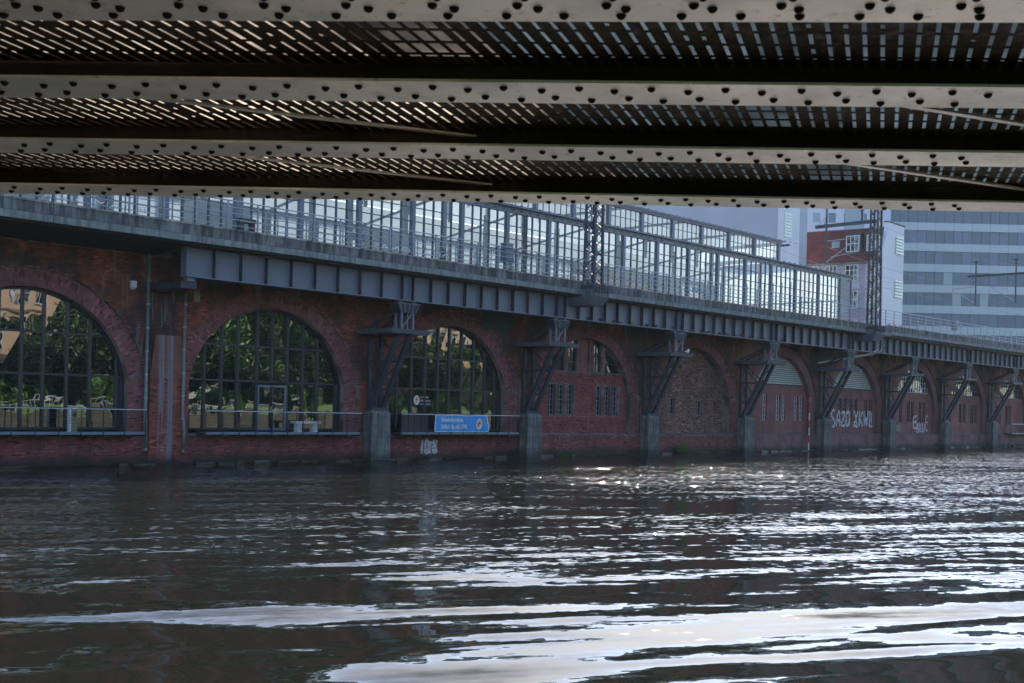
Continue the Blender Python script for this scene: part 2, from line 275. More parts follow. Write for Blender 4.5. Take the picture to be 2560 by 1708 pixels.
# ------------------------------------------------------------------ mesh helpers
class MB:
    def __init__(s): s.v = []; s.f = []; s.uv = None
    def quad(s, *p):
        i = len(s.v); s.v += [tuple(q) for q in p]; s.f.append(tuple(range(i, i+len(p)))); return s
    def box(s, x0, x1, y0, y1, z0, z1):
        i = len(s.v)
        s.v += [(x0, y0, z0), (x1, y0, z0), (x1, y1, z0), (x0, y1, z0), (x0, y0, z1), (x1, y0, z1), (x1, y1, z1), (x0, y1, z1)]
        s.f += [(i, i+3, i+2, i+1), (i+4, i+5, i+6, i+7), (i, i+1, i+5, i+4), (i+1, i+2, i+6, i+5), (i+2, i+3, i+7, i+6), (i+3, i, i+4, i+7)]
        return s
    def hexa(s, b, t):
        i = len(s.v); s.v += [tuple(q) for q in b]+[tuple(q) for q in t]
        s.f += [(i, i+3, i+2, i+1), (i+4, i+5, i+6, i+7), (i, i+1, i+5, i+4), (i+1, i+2, i+6, i+5), (i+2, i+3, i+7, i+6), (i+3, i, i+4, i+7)]
        return s
    def beam(s, p, q, w, h=None, ref=(0, 0, 1)):
        h = h or w; p = Vector(p); q = Vector(q); d = (q-p).normalized(); r = Vector(ref)
        if abs(d.dot(r)) > .95: r = Vector((1, 0, 0))
        a = d.cross(r).normalized()*w/2; b = a.cross(d).normalized()*h/2
        return s.hexa([p-a-b, p+a-b, p+a+b, p-a+b], [q-a-b, q+a-b, q+a+b, q-a+b])
    def tube(s, pts, r, n=6, cap=True):
        rings = []
        for k, p in enumerate(pts):
            p = Vector(p); a = Vector(pts[max(0, k-1)]); b = Vector(pts[min(len(pts)-1, k+1)]); d = (b-a).normalized()
            x = d.cross(Vector((0, 0, 1)) if abs(d.z) < .9 else Vector((1, 0, 0))).normalized(); y = d.cross(x)
            rr = r[k] if isinstance(r, (list, tuple)) else r
            i = len(s.v); s.v += [tuple(p+x*rr*math.cos(6.2832*j/n)+y*rr*math.sin(6.2832*j/n)) for j in range(n)]; rings.append(i)
        for a, b in zip(rings, rings[1:]):
            for j in range(n): s.f.append((a+j, a+(j+1) % n, b+(j+1) % n, b+j))
        if cap: s.f.append(tuple(rings[0]+j for j in reversed(range(n)))); s.f.append(tuple(rings[-1]+j for j in range(n)))
        return s
    def ball(s, c, r, n=8, m=5, sc=(1, 1, 1), half=False):
        i0 = len(s.v); lo = 0 if half else -math.pi/2
        for k in range(m+1):
            a = lo+(math.pi/2-lo)*k/m
            for j in range(n):
                t = 6.2832*j/n; s.v.append((c[0]+r*sc[0]*math.cos(a)*math.cos(t), c[1]+r*sc[1]*math.cos(a)*math.sin(t), c[2]+r*sc[2]*math.sin(a)))
        for k in range(m):
            for j in range(n): s.f.append((i0+k*n+j, i0+k*n+(j+1) % n, i0+(k+1)*n+(j+1) % n, i0+(k+1)*n+j))
        return s
    def mesh(s, name):
        me = bpy.data.meshes.new(name); me.from_pydata(s.v, [], s.f)
        if s.uv:
            ul = me.uv_layers.new(name='UVMap')
            for lp in me.loops: ul.data[lp.index].uv = s.uv[lp.vertex_index]
        me.update(); return me
    def build(s, name, m, parent=None, smooth=False):
        me = s.mesh(name); me.materials.append(MT[m] if isinstance(m, str) else m)
        if smooth:
            for p in me.polygons: p.use_smooth = True
        return link(name, me, parent)
def link(name, me, parent=None):
    o = bpy.data.objects.new(name, me); COL.objects.link(o)
    if parent is not None:
        o.parent = parent; o.matrix_parent_inverse = parent.matrix_basis.inverted()
    return o
def tag(o, label, cat, group=None):
    o['label'] = label; o['category'] = cat
    if group: o['group'] = group
    return o
def thing(name, label, cat, loc=(0, 0, 0), group=None):
    o = bpy.data.objects.new(name, None); COL.objects.link(o); o.location = loc; o.empty_display_size = .3
    return tag(o, label, cat, group)
def struct(o, kind='structure'): o['kind'] = kind; return o
def copy_tree(o, delta, parent=None):
    c = o.copy(); COL.objects.link(c)
    if parent is None: c.location = o.location+Vector(delta)
    else: c.parent = parent
    for ch in o.children: copy_tree(ch, delta, c)
    if parent is None:
        for ch in c.children_recursive: pass
    return c
def text(name, body, m, size, origin, xdir=1, sx=1., parent=None, yaw=0, ext=.004, tilt=0, bold=0.):
    """lettering as a thin mesh standing in the X-Z plane, facing -Y"""
    cu_ = bpy.data.curves.new(name, 'FONT'); cu_.body = body; cu_.size = size; cu_.extrude = ext; cu_.resolution_u = 2; cu_.offset = bold
    to = bpy.data.objects.new(name, cu_); COL.objects.link(to)
    bpy.context.view_layer.update()
    me = bpy.data.meshes.new_from_object(to.evaluated_get(bpy.context.evaluated_depsgraph_get()))
    bpy.data.objects.remove(to); bpy.data.curves.remove(cu_)
    w_ = max(v.co.x for v in me.vertices) if xdir < 0 else 0
    for v in me.vertices:
        x, z, y = v.co.x, v.co.y, v.co.z
        v.co = (origin[0]+sx*((w_-x) if xdir < 0 else x)+z*tilt, origin[1]-y, origin[2]+z)
    me.name = name; me.materials.clear(); me.materials.append(MT[m])
    return link(name, me, parent)

# ------------------------------------------------------------------ ground, water, banks
struct(MB().quad((-370, 2, 0), (470, 2, 0), (470, 54, 0), (-370, 54, 0)).build('water', 'river_water'))
struct(MB().quad((-380, -380, -1.6), (480, -380, -1.6), (480, 420, -1.6), (-380, 420, -1.6)).build('ground', 'ground'))
b = MB(); b.quad((-370, 53, 3.0), (470, 53, 3.0), (470, 410, 3.0), (-370, 410, 3.0)); struct(b.build('far_bank', 'ground'))
b = MB(); b.box(-300, 460, 1.2, 2.0, -1.5, 1.75); struct(b.build('quay_wall', 'quay_stone'))
b = MB(); b.quad((-300, 1.2, 1.7), (-300, -3, 1.7), (460, -3, 1.7), (460, 1.2, 1.7)); struct(b.build('quay_path', 'ground'))
b = MB()
b.quad((-300, -3, 1.69), (-300, -14, 3.9), (460, -14, 3.9), (460, -3, 1.69)); b.quad((-300, -14, 3.9), (-300, -370, 4.2), (460, -370, 4.2), (460, -14, 3.9))
struct(b.build('grass_bank', 'grass'))

# ------------------------------------------------------------------ brick viaduct
via = thing('brick_viaduct', 'long red brick railway viaduct of arches standing in the river', 'viaduct', (35, 51.8, 0))
YW, YR, YI = 51.8, 51.94, 52.3
CZ, RI, RO, HALF = 3.2, 5.03, 5.90, 4.92
ZT = 10.55
AC = [35.1+13.16*i for i in range(-2, 10)]           # arch centres
def arc_z(x, r): return CZ+math.sqrt(max(0, r*r-x*x))
def course(m, x0, x1, z, y, k, rr, skip=None, L_=.25, H_=.077, J=.011):
    x = x0-(L_/2 if k % 2 else 0)
    while x < x1-.02:
        a, b_ = max(x, x0)+J/2, min(x+L_, x1)-J/2
        if b_-a > .03 and not (skip and skip((a+b_)/2, z+H_/2)):
            d_ = y-.010-rr.uniform(0, .006); i = len(m.v); z0_, z1_ = z+J/2, z+H_-J/2
            m.v += [(a, d_, z0_), (b_, d_, z0_), (b_, d_, z1_), (a, d_, z1_), (a, y, z0_), (b_, y, z0_), (b_, y, z1_), (a, y, z1_)]
            m.f += [(i, i+1, i+2, i+3), (i, i+4, i+5, i+1), (i+1, i+5, i+6, i+2), (i+2, i+6, i+7, i+3), (i+3, i+7, i+4, i)]
        x += L_
def bricks(x0, x1, z0, z1, y, mat_, skip=None, seed=1):
    m = MB(); rr = random.Random(seed); n_ = int((z1-z0)/.077)
    for k in range(n_): course(m, x0, x1, z0+k*.077, y, k, rr, skip)
    return struct(m.build('brickwork', mat_, via), 'stuff')
def ring_bricks(cx):
    m = MB(); rr = random.Random(int(cx*10)); phi = math.asin(HALF/RI); L_ = 2*phi*RI; n_ = int(L_/.077)
    def unit_(P4, y):
        d_ = y-.009-rr.uniform(0, .005); i = len(m.v); m.v += [(q[0], d_, q[1]) for q in P4]+[(q[0], y, q[1]) for q in P4]
        m.f += [(i, i+1, i+2, i+3), (i, i+4, i+5, i+1), (i+1, i+5, i+6, i+2), (i+2, i+6, i+7, i+3), (i+3, i+7, i+4, i)]
    for k in range(n_):
        a0, a1 = -phi+2*phi*(k+.07)/n_, -phi+2*phi*(k+.93)/n_
        cuts = [0, .25, .37, .62, .87] if k % 2 else [0, .12, .37, .5, .75, .87]
        for r0, r1 in zip(cuts, cuts[1:]):
            unit_([(cx+(RI+r_)*math.sin(t_), CZ+(RI+r_)*math.cos(t_)) for r_, t_ in ((r0+.005, a0), (r1-.005, a0), (r1-.005, a1), (r0+.005, a1))], YR)
    z = 1.5; k = 0
    while z < 4.15:
        for s_ in (-1, 1):
            cuts = [0, .25, .5, .75, .87] if k % 2 else [0, .12, .37, .62, .87]
            for r0, r1 in zip(cuts, cuts[1:]):
                q = [(cx+s_*(HALF+r_), zz) for r_, zz in ((r0+.005, z+.005), (r1-.005, z+.005), (r1-.005, z+.072), (r0+.005, z+.072))]
                unit_(q if s_ > 0 else q[::-1], YR)
        z += .077; k += 1
    return struct(m.build('ring_bricks', 'unit_ring', via), 'stuff')
def bay(cx, near=False):
    x0, x1 = cx-6.58, cx+6.58
    ho = 5.79
    xs = sorted(set([-ho]+[-ho*math.cos(math.pi*k/48) for k in range(1, 48)]+[ho]))
    m = MB()
    zs = lambda x: arc_z(x, RO) if abs(x) < ho else 1.45
    m.quad((x0, YW, 1.45), (cx-ho, YW, 1.45), (cx-ho, YW, ZT), (x0, YW, ZT))
    m.quad((cx+ho, YW, 1.45), (x1, YW, 1.45), (x1, YW, ZT), (cx+ho, YW, ZT))
    for a, b_ in zip(xs, xs[1:]):
        za, zb_ = arc_z(a, RO), arc_z(b_, RO)
        m.quad((cx+a, YW, za), (cx+b_, YW, zb_), (cx+b_, YW, ZT), (cx+a, YW, ZT))
        m.quad((cx+a, YW, za), (cx+a, YR+.02, za), (cx+b_, YR+.02, zb_), (cx+b_, YW, zb_))
    for s_ in (-1, 1):
        z_ = arc_z(ho, RO)
        m.quad((cx+s_*ho, YW, 1.45), (cx+s_*ho, YR+.02, 1.45), (cx+s_*ho, YR+.02, z_), (cx+s_*ho, YW, z_))
    m.build('wall', 'mortar' if near else 'brick_wall', via)
    if near:
        bricks(x0, x1, 1.53, 10.3, YW, 'unit_wall', lambda x, z: abs(x-cx) < 5.8 and z < arc_z(x-cx, RO)+.03 or (27.8 < x < 29.95 and z < 4.35), int(cx)); ring_bricks(cx); bricks(x0, x1, -.2, 1.38, YW-.12, 'unit_base', lambda x, z: 27.8 < x < 29.95, int(cx)+50)
    # ring of radial bricks with jambs
    r = MB(); r.uv = []
    phi = math.asin(HALF/RI); K = 48
    def add(p, uv): r.v.append(p); r.uv.append(uv); return len(r.v)-1
    prev = None
    prof = []
    prof.append((-HALF, 1.45, -5.79, 1.45, -(phi*RI)-3.0)); 
    for k in range(K+1):
        a = -phi+2*phi*k/K
        ao = -math.asin(5.79/RO)+2*math.asin(5.79/RO)*k/K
        prof.append((RI*math.sin(a), CZ+RI*math.cos(a), RO*math.sin(ao), CZ+RO*math.cos(ao), a*RI))
    prof.append((HALF, 1.45, 5.79, 1.45, phi*RI+3.0))
    for (xi, zi, xo, zo, s_) in prof:
        cur = (add((cx+xi, YR+.8, zi), (-.8, s_)), add((cx+xi, YR, zi), (0, s_)), add((cx+xo, YR, zo), (.87, s_)))
        if prev:
            r.f.append((prev[0], prev[1], cur[1], cur[0])); r.f.append((prev[1], prev[2], cur[2], cur[1]))
        prev = cur
    r.build('arch_ring', 'mortar' if near else 'brick_ring', via)
    # plinth below
    p = MB(); p.box(x0, x1, YW-.12, YI+.6, -1.4, 1.40)
    p.build('plinth', 'mortar' if near else 'brick_base', via)
    l_ = MB(); l_.hexa([(x0, YW-.16, 1.40), (x1, YW-.16, 1.40), (x1, YI+.3, 1.40), (x0, YI+.3, 1.40)], [(x0, YW-.13, 1.46), (x1, YW-.13, 1.46), (x1, YI+.3, 1.52), (x0, YI+.3, 1.52)])
    l_.build('ledge', 'concrete_pier', via)
for i_, c in enumerate(AC): bay(c, 1 <= i_ <= 5)
MB().box(5, 160, 52.95, 66, -1.4, 10.5).build('core', 'core', via)

def wall_holes(cx, holes, y, m, x0=-5.2, x1=5.2, z0=1.45, z1=8.45, depth=.22, name='infill_wall'):
    xs = sorted(set([x0, x1]+[h[0] for h in holes]+[h[1] for h in holes])); zs = sorted(set([z0, z1]+[h[2] for h in holes]+[h[3] for h in holes]))
    w_ = MB()
    for a, b_ in zip(xs, xs[1:]):
        for c_, d_ in zip(zs, zs[1:]):
            mx, mz = (a+b_)/2, (c_+d_)/2
            if not any(h[0] < mx < h[1] and h[2] < mz < h[3] for h in holes):
                w_.quad((cx+a, y, c_), (cx+b_, y, c_), (cx+b_, y, d_), (cx+a, y, d_))
    for (a, b_, c_, d_) in [h[:4] for h in holes]:
        A, B = cx+a, cx+b_
        w_.quad((A, y, c_), (A, y+depth, c_), (A, y+depth, d_), (A, y, d_)); w_.quad((B, y, c_), (B, y, d_), (B, y+depth, d_), (B, y+depth, c_))
        w_.quad((A, y, d_), (A, y+depth, d_), (B, y+depth, d_), (B, y, d_)); w_.quad((A, y, c_), (B, y, c_), (B, y+depth, c_), (A, y+depth, c_))
    return w_.build(name, m, via)
def slit_window(cx, hole, y, fm='frame_grey', bars=3, gm='slit_glass', depth=.2, mull=True):
    a, b_, c_, d_ = hole[:4]; yb = y+depth
    f = MB(); A, B = cx+a, cx+b_; e = .05
    f.box(A, A+e, yb-.05, yb, c_, d_); f.box(B-e, B, yb-.05, yb, c_, d_); f.box(A+e, B-e, yb-.05, yb, c_, c_+e); f.box(A+e, B-e, yb-.05, yb, d_-e, d_)
    if mull and B-A > .5: f.box((A+B)/2-.025, (A+B)/2+.025, yb-.045, yb-.005, c_+e, d_-e)
    for k in range(bars):
        z = c_+(d_-c_)*(k+1)/(bars+1); f.box(A+e, B-e, yb-.04, yb-.01, z-.02, z+.02)
    fo = f.build('window', fm, via)
    MB().box(A, B, yb-.002, yb+.02, c_, d_).build('pane', gm, fo)
    return fo
# glazed arches
def glazed(cx, mull, trans, zbot, skip=()):
    y = 52.42
    f = MB()
    f_x = [cx-5.1]+mull+[cx+5.1]; f_z = [zbot]+trans+[8.5]
    for x in mull: f.box(x-.05, x+.05, y-.10, y+.05, zbot, min(8.5, arc_z(x-cx, RI)+.15))
    for z in trans+[zbot+.06]: f.box(cx-5.1, cx+5.1, y-.085, y+.04, z-.05, z+.05)
    # rim following the arch
    phi = math.asin(HALF/RI); K = 40; e = .13
    for k in range(K):
        a, b_ = -phi+2*phi*k/K, -phi+2*phi*(k+1)/K
        q = [(cx+r_*math.sin(t_), CZ+r_*math.cos(t_)) for r_, t_ in ((RI-e, a), (RI+.1, a), (RI+.1, b_), (RI-e, b_))]
        f.hexa([(p_[0], y-.11, p_[1]) for p_ in q], [(p_[0], y+.05, p_[1]) for p_ in q])
    for s_ in (-1, 1): f.box(*sorted((cx+s_*(HALF-.22), cx+s_*(HALF+.1))), y-.11, y+.05, zbot, CZ+1.1)
    fo = f.build('arched_window', 'frame_dark', via)
    for a, b_ in zip(f_x, f_x[1:]):
        for c_, d_ in zip(f_z, f_z[1:]):
            if min(abs(a-cx), abs(b_-cx)) > HALF or CZ+math.sqrt(max(0, RI*RI-min(abs(a-cx), abs(b_-cx))**2)) < c_ and (a-cx)*(b_-cx) > 0: continue
            if any(s_[0] < (a+b_)/2 < s_[1] and (c_+d_)/2 < s_[2] for s_ in skip): continue
            j4 = [random.gauss(0, .006) for _ in range(4)]
            MB().hexa([(a, y+.02+j4[0], c_), (b_, y+.02+j4[1], c_), (b_, y+.034, c_), (a, y+.034, c_)], [(a, y+.02+j4[2], d_), (b_, y+.02+j4[3], d_), (b_, y+.034, d_), (a, y+.034, d_)]).build('pane', 'arch_glass', fo)
    return fo
ZB = 1.66
a1, a2, a3 = AC[1], AC[2], AC[3]
glazed(a1, [18.6, 19.7, 20.8, 21.86, 22.87, 24.0, 25.13, 26.5], [4.25, 6.2], ZB)
glazed(a2, [31.3, 32.3, 33.29, 34.48, 35.42, 36.42, 37.44, 38.44], [4.28, 6.16], ZB, skip=((34.48, 36.42, 4.2),))
win3 = glazed(a3, [44.3, 45.43, 46.54, 47.58, 48.55, 49.59, 50.65, 51.69, 52.6], [4.21, 6.13], ZB)
# double door in the second arch
d = MB(); y = 52.40
for (a, b_) in ((34.50, 34.62), (35.40, 35.50), (36.26, 36.38)): d.box(a, b_, y-.08, y+.03, ZB, 4.12)
d.box(34.62, 36.26, y-.08, y+.03, 4.0, 4.12); d.box(34.62, 36.26, y-.08, y+.03, ZB, ZB+.12)
do = d.build('door', 'frame_grey', via)
MB().box(34.6, 35.42, y-.01, y+.02, ZB+.1, 4.02).build('pane', 'arch_glass', do); MB().box(35.48, 36.28, y-.01, y+.02, ZB+.1, 4.02).build('pane', 'arch_glass', do)
MB().box(35.36, 35.39, y-.13, y-.08, 2.6, 2.95).build('handle', 'stainless', do)
# brick infill of the later arches
def rects(cx, xs, z0=2.78, z1=4.93): return [(a-cx, b_-cx, z0, z1) for a, b_ in xs]
c4 = AC[4]
lo4 = rects(c4, [(57.79, 58.45), (58.75, 59.42), (59.76, 60.4), (62.83, 63.47), (63.78, 64.43), (64.7, 65.36)])
up4 = [(a-c4, b_-c4, 5.86, 8.45) for a, b_ in [(57.0, 57.9), (58.1, 59.41), (59.75, 60.69), (61.04, 62.06), (62.49, 63.41), (63.78, 65.81)]]
wall_holes(c4, lo4+up4, YI, 'mortar'); bricks(c4-5.1, c4+5.1, 1.53, 8.3, YI, 'unit_infill', lambda x, z: any(h[0]-.09 < x-c4 < h[1]+.09 and h[2]-.03 < z < h[3]+.03 for h in lo4+up4), 44)
for k, h in enumerate(lo4): slit_window(c4, h, YI, bars=5, fm='frame_grey')
for k, h in enumerate(up4):
    if k == 3: MB().box(c4+h[0], c4+h[1], YI+.18, YI+.2, h[2], h[3]).build('blind_panel', 'brick_infill', via)
    else: slit_window(c4, h, YI, bars=3, fm='frame_dark')
MB().box(c4-5, c4+5, YI-.04, YI+.1, 5.76, 5.84).build('sill', 'concrete_pier', via); MB().box(c4-5, c4+5, YI-.04, YI+.1, 2.66, 2.74).build('string_course', 'brick_infill', via)
c5 = AC[5]
h5 = [(a-c5, b_-c5, z0, z1) for a, b_, z0, z1 in [(72.12, 72.9, 3.0, 4.25), (75.9, 76.62, 2.95, 4.12), (77.75, 78.5, 2.95, 4.12)]]
wall_holes(c5, h5, 52.66, 'mortar', depth=.24); bricks(c5-5.1, c5+5.1, 1.5, 8.3, 52.66, 'unit_brown', lambda x, z: any(h[0]-.05 < x-c5 < h[1]+.05 and h[2]-.03 < z < h[3]+.03 for h in h5), 55)
for h in h5[:2]: slit_window(c5, h, 52.66, bars=1, fm='frame_grey', depth=.2)
MB().box(c5+h5[2][0], c5+h5[2][1], 52.8, 52.85, 2.95, 4.12).build('blind_panel', 'brick_infill', via)
SL = {6: [(85.2, 85.85), (87.38, 88.05), (88.33, 88.95), (90.4, 91.05), (91.3, 91.95)],
      7: [(98.4, 99.05), (99.4, 100.05), (100.61, 101.21), (101.6, 102.23), (103.62, 104.26), (104.53, 105.2)],
      8: [(111.2, 111.85), (113.01, 113.7), (113.91, 114.6), (115.74, 116.44), (116.67, 117.38)],
      9: [(123.2, 123.9), (125.97, 126.75), (127.02, 127.8), (129.22, 130.0), (130.3, 131.0)],
      10: [(136.5, 137.2), (137.5, 138.2), (139.6, 140.3), (140.6, 141.3)], 11: [(150, 150.7), (152, 152.7)]}
for i, xs in SL.items():
    c = AC[i]; hs = rects(c, xs, 2.66, 4.83); top = [(-4.6, 4.6, 5.74, 8.45)]
    wall_holes(c, hs+top, YI, 'brick_infill')
    for h in hs: slit_window(c, h, YI, bars=4, fm='frame_white' if i in (6,) else 'frame_grey')
    MB().box(c-4.9, c+4.9, YI-.05, YI+.1, 5.66, 5.74).build('sill', 'concrete_pier', via)
    MB().box(c-4.9, c+4.9, YI-.03, YI+.08, 2.52, 2.58).build('string_course', 'brick_infill', via)
    if i in (6, 7):
        MB().box(c-4.6, c+4.6, YI+.3, YI+.33, 5.74, 8.45).build('louvre_backing', 'core', via)
        sm = None
        for k in range(13):
            z = 5.86+k*.185; hw = min(4.6, math.sqrt(max(.01, RI**2-(z-CZ)**2))+.1)
            MB().hexa([(c-hw, YI+.05, z-.03), (c+hw, YI+.05, z-.03), (c+hw, YI+.2, z+.1), (c-hw, YI+.2, z+.1)], [(c-hw, YI+.05, z-.012), (c+hw, YI+.05, z-.012), (c+hw, YI+.2, z+.118), (c-hw, YI+.2, z+.118)]).build('louvre_slat', 'glass_block', via)
    else:
        for k in range(8):
            a = c-4.6+k*1.15
            slit_window(0, (a, a+1.15, 5.74, 8.45), YI, bars=4, fm='frame_grey' if i != 8 else 'frame_white', gm='slit_glass')
# broad pier with pale streaks between the first two arches
p = MB(); p.box(27.85, 29.9, 51.62, 51.79, -1.4, 4.3)
p.hexa([(27.85, 51.62, 4.3), (29.9, 51.62, 4.3), (29.9, 51.79, 4.3), (27.85, 51.79, 4.3)], [(28.15, 51.70, 6.4), (29.55, 51.70, 6.4), (29.55, 51.79, 6.4), (28.15, 51.79, 6.4)])
p.build('pilaster', 'brick_pier', via); bricks(27.85, 29.9, -.2, 4.28, 51.62, 'unit_pier', None, 99)
for a, b_, z0, z1 in ((28.3, 28.55, 3.6, 7.7), (28.72, 28.80, 3.2, 7.6), (28.9, 29.15, 3.4, 7.7), (28.55, 29.0, 1.2, 3.3)):
    pass
# blind niches: raised brick hoods beside the first spandrel
for cx_ in (25.9, 27.1, 28.6):
    m = MB()
    for k in range(12):
        t0, t1 = math.pi*k/12, math.pi*(k+1)/12
        q = [(cx_+r_*math.cos(t_), 8.9+r_*math.sin(t_)) for r_, t_ in ((.42, t0), (.55, t0), (.55, t1), (.42, t1))]
        m.hexa([(p_[0], YW-.05, p_[1]) for p_ in q], [(p_[0], YW+.0, p_[1]) for p_ in q])
    for s_ in (-1, 1): m.box(*sorted((cx_+s_*.42, cx_+s_*.55)), YW-.05, YW, 7.7, 8.9)
    m.build('blind_niche', 'brick_wall', via)
m = MB(); m.box(26.75, 27.0, 51.55, 51.8, 8.62, 8.92); m.hexa([(26.75, 51.55, 8.62), (27.0, 51.55, 8.62), (27.0, 51.8, 8.62), (26.75, 51.8, 8.62)], [(26.8, 51.7, 8.5), (26.95, 51.7, 8.5), (26.95, 51.8, 8.5), (26.8, 51.8, 8.5)])
m.build('wall_lamp', 'paint_white', via)
m = MB(); m.box(30.2, 30.55, 51.7, 51.8, 8.2, 8.7); m.build('wall_plate', 'stone', via)
# painted marks on the brickwork: hand drawn fat strokes with a dark outline
GL = {'S': [[(.9, .95), (.35, 1), (.08, .78), (.3, .56), (.7, .45), (.95, .25), (.7, .02), (.1, .05)]], 'A': [[(.08, 0), (.2, .6), (.45, 1), (.6, 1)], [(.6, 1), (.8, .5), (.9, 0)], [(.2, .36), (.85, .4)]],
      'Z': [[(.08, .95), (.9, 1), (.5, .5), (.1, .06), (.95, .03)]], 'O': [[(.5, 1), (.12, .75), (.1, .25), (.45, 0), (.85, .2), (.88, .75), (.5, 1)]],
      'X': [[(.05, 1), (.5, .55), (.3, .25), (.1, 0)], [(.9, 1), (.45, .5), (.95, .02)], [(.05, .05), (.5, .12), (.95, .02)]], 'K': [[(.15, 1), (.12, 0)], [(.85, 1), (.2, .5), (.95, 0)]],
      'W': [[(.05, 1), (.2, .03), (.5, .7), (.75, 0), (.95, 1)]], 'L': [[(.2, 1), (.15, .05), (.95, .1)], [(.55, .9), (.6, .3)]], 'B': [[(.15, 0), (.12, 1), (.8, .85), (.2, .52), (.9, .35), (.75, .03), (.15, 0)]],
      'U': [[(.1, 1), (.15, .15), (.5, -.05), (.85, .2), (.9, 1)]], 'E': [[(.95, 1), (.15, .95), (.12, .05), (.95, 0)], [(.15, .5), (.8, .55)]], 'I': [[(.5, 1), (.45, 0)]], 'M': [[(.05, 0), (.2, 1), (.5, .35), (.8, 1), (.95, 0)]], 'R': [[(.12, 0), (.15, 1), (.85, .8), (.2, .5), (.95, 0)]]}
def ribbon(m, pts, wd, y, rr):
    # subdivide and sweep a flat brush stroke in the X-Z plane
    P2 = []
    for a_, b_ in zip(pts, pts[1:]):
        for k in range(4): u = k/4; P2.append((a_[0]+(b_[0]-a_[0])*u, a_[1]+(b_[1]-a_[1])*u))
    P2.append(pts[-1])
    P2 = [P2[0]]+[((P2[i-1][0]+2*P2[i][0]+P2[i+1][0])/4, (P2[i-1][1]+2*P2[i][1]+P2[i+1][1])/4) for i in range(1, len(P2)-1)]+[P2[-1]]
    base = len(m.v)
    for i, p_ in enumerate(P2):
        q0, q1 = P2[max(0, i-1)], P2[min(len(P2)-1, i+1)]; dx, dz = q1[0]-q0[0], q1[1]-q0[1]; l_ = math.hypot(dx, dz) or 1
        w_ = wd*.5*rr.uniform(.85, 1.15); nx_, nz_ = -dz/l_*w_, dx/l_*w_
        m.v += [(p_[0]+nx_, y-.0004*(base % 9)-.0001*i, p_[1]+nz_), (p_[0]-nx_, y-.0004*(base % 9)-.0001*i, p_[1]-nz_)]
    for i in range(len(P2)-1): m.f.append((base+2*i, base+2*i+1, base+2*i+3, base+2*i+2))
def graffiti(word, x0, x1, z0, z1, y, wd=.3, seed=1, outline=True, col='spray_white'):
    rr = random.Random(seed); n_ = len(word); cw = (x1-x0)/n_
    mw, mk = MB(), MB()
    for i, ch in enumerate(word):
        h_ = (z1-z0)*rr.uniform(.86, 1.05); zo = z0+(z1-z0-h_)*rr.random(); sl_ = rr.uniform(-.06, .12)
        for st in GL[ch]:
            pts = [(x0+cw*(i+.06+.9*px_)+sl_*pz_+rr.uniform(-.03, .03), zo+h_*pz_+rr.uniform(-.04, .04)) for px_, pz_ in st]
            ribbon(mw, pts, wd, y, rr)
            if outline: ribbon(mk, [(p_[0]+.04, p_[1]-.03) for p_ in pts], wd*1.45, y+.012, rr)
    if outline: mk.build('graffiti_outline', 'paint_black', via)
    return mw.build('graffiti', col, via)
YG_ = YI-.03
graffiti('SAZO', 97.0, 100.8, 2.15, 3.7, YG_, .26, 2); graffiti('XKWL', 101.35, 105.5, 2.1, 3.7, YG_, .26, 5)
graffiti('E', 114.3, 115.5, 1.95, 3.4, YG_, .26, 3, False); graffiti('BLU', 115.2, 117.3, 1.65, 2.6, YG_, .2, 4, False); graffiti('E', 117.2, 118.1, 1.85, 3.4, YG_, .17, 6, False)
graffiti('IOMK', 45.62, 47.1, .3, 1.2, 51.655, .2, 7); graffiti('RE', 110.6, 111.4, 1.75, 2.3, YG_, .06, 8, False)
m = MB(); nx_, nz_ = 14, 10
for i in range(nx_+1):
    for j in range(nz_+1): m.v.append((50.6+i*.2, 51.66-.08*math.sin(i*1.3+j)*.6, 8.2+j*.15-.12*math.sin(i*.8)*(1-j/nz_)))
for i in range(nx_):
    for j in range(nz_): a = i*(nz_+1)+j; m.f.append((a, a+nz_+1, a+nz_+2, a+1))
m.build('green_netting', 'netting', via, True)
# rough footing stones and weed along the waterline
rr = random.Random(77); x = 9.0
while x < 158:
    wd = rr.uniform(.5, 1.6); hh = rr.uniform(-.06, .07); yy = rr.uniform(51.38, 51.6)
    MB().hexa([(x, yy-.12, -1.3), (x+wd, yy-.1, -1.3), (x+wd, 51.7, -1.3), (x, 51.7, -1.3)], [(x+.04, yy+.05, hh), (x+wd-.05, yy+.04+rr.uniform(0, .1), hh*rr.uniform(.5, 1.3)), (x+wd, 51.7, hh+.05), (x, 51.7, hh+.04)]).build('footing_stone', 'wet_stone', via); x += wd+rr.uniform(.0, .25)

# ------------------------------------------------------------------ concrete deck
deck = thing('concrete_deck', 'weathered grey concrete deck edge running along the top of the viaduct', 'bridge deck', (60, 48, 10.6))
x = 6.9; k = 0
while x < 160:
    e = x+7.13; g = .012; off = 0 if x < 93 else .12
    MB().box(x+g, e-g, 47.80-.0, 48.35, 10.62+off, 10.93+off).build('lower_panel', 'concrete_low', deck)
    MB().box(x+g, e-g, 47.86, 48.35, 10.95+off, 11.42+off).build('upper_panel', 'concrete', deck)
    MB().hexa([(x+g, 47.82, 11.42+off), (e-g, 47.82, 11.42+off), (e-g, 48.38, 11.42+off), (x+g, 48.38, 11.42+off)], [(x+g, 47.88, 11.52+off), (e-g, 47.88, 11.52+off), (e-g, 48.34, 11.52+off), (x+g, 48.34, 11.52+off)]).build('coping', 'concrete', deck)
    x = e; k += 1
MB().box(5, 160, 48.2, 66.5, 10.57, 11.2).build('slab', 'concrete_pier', deck)
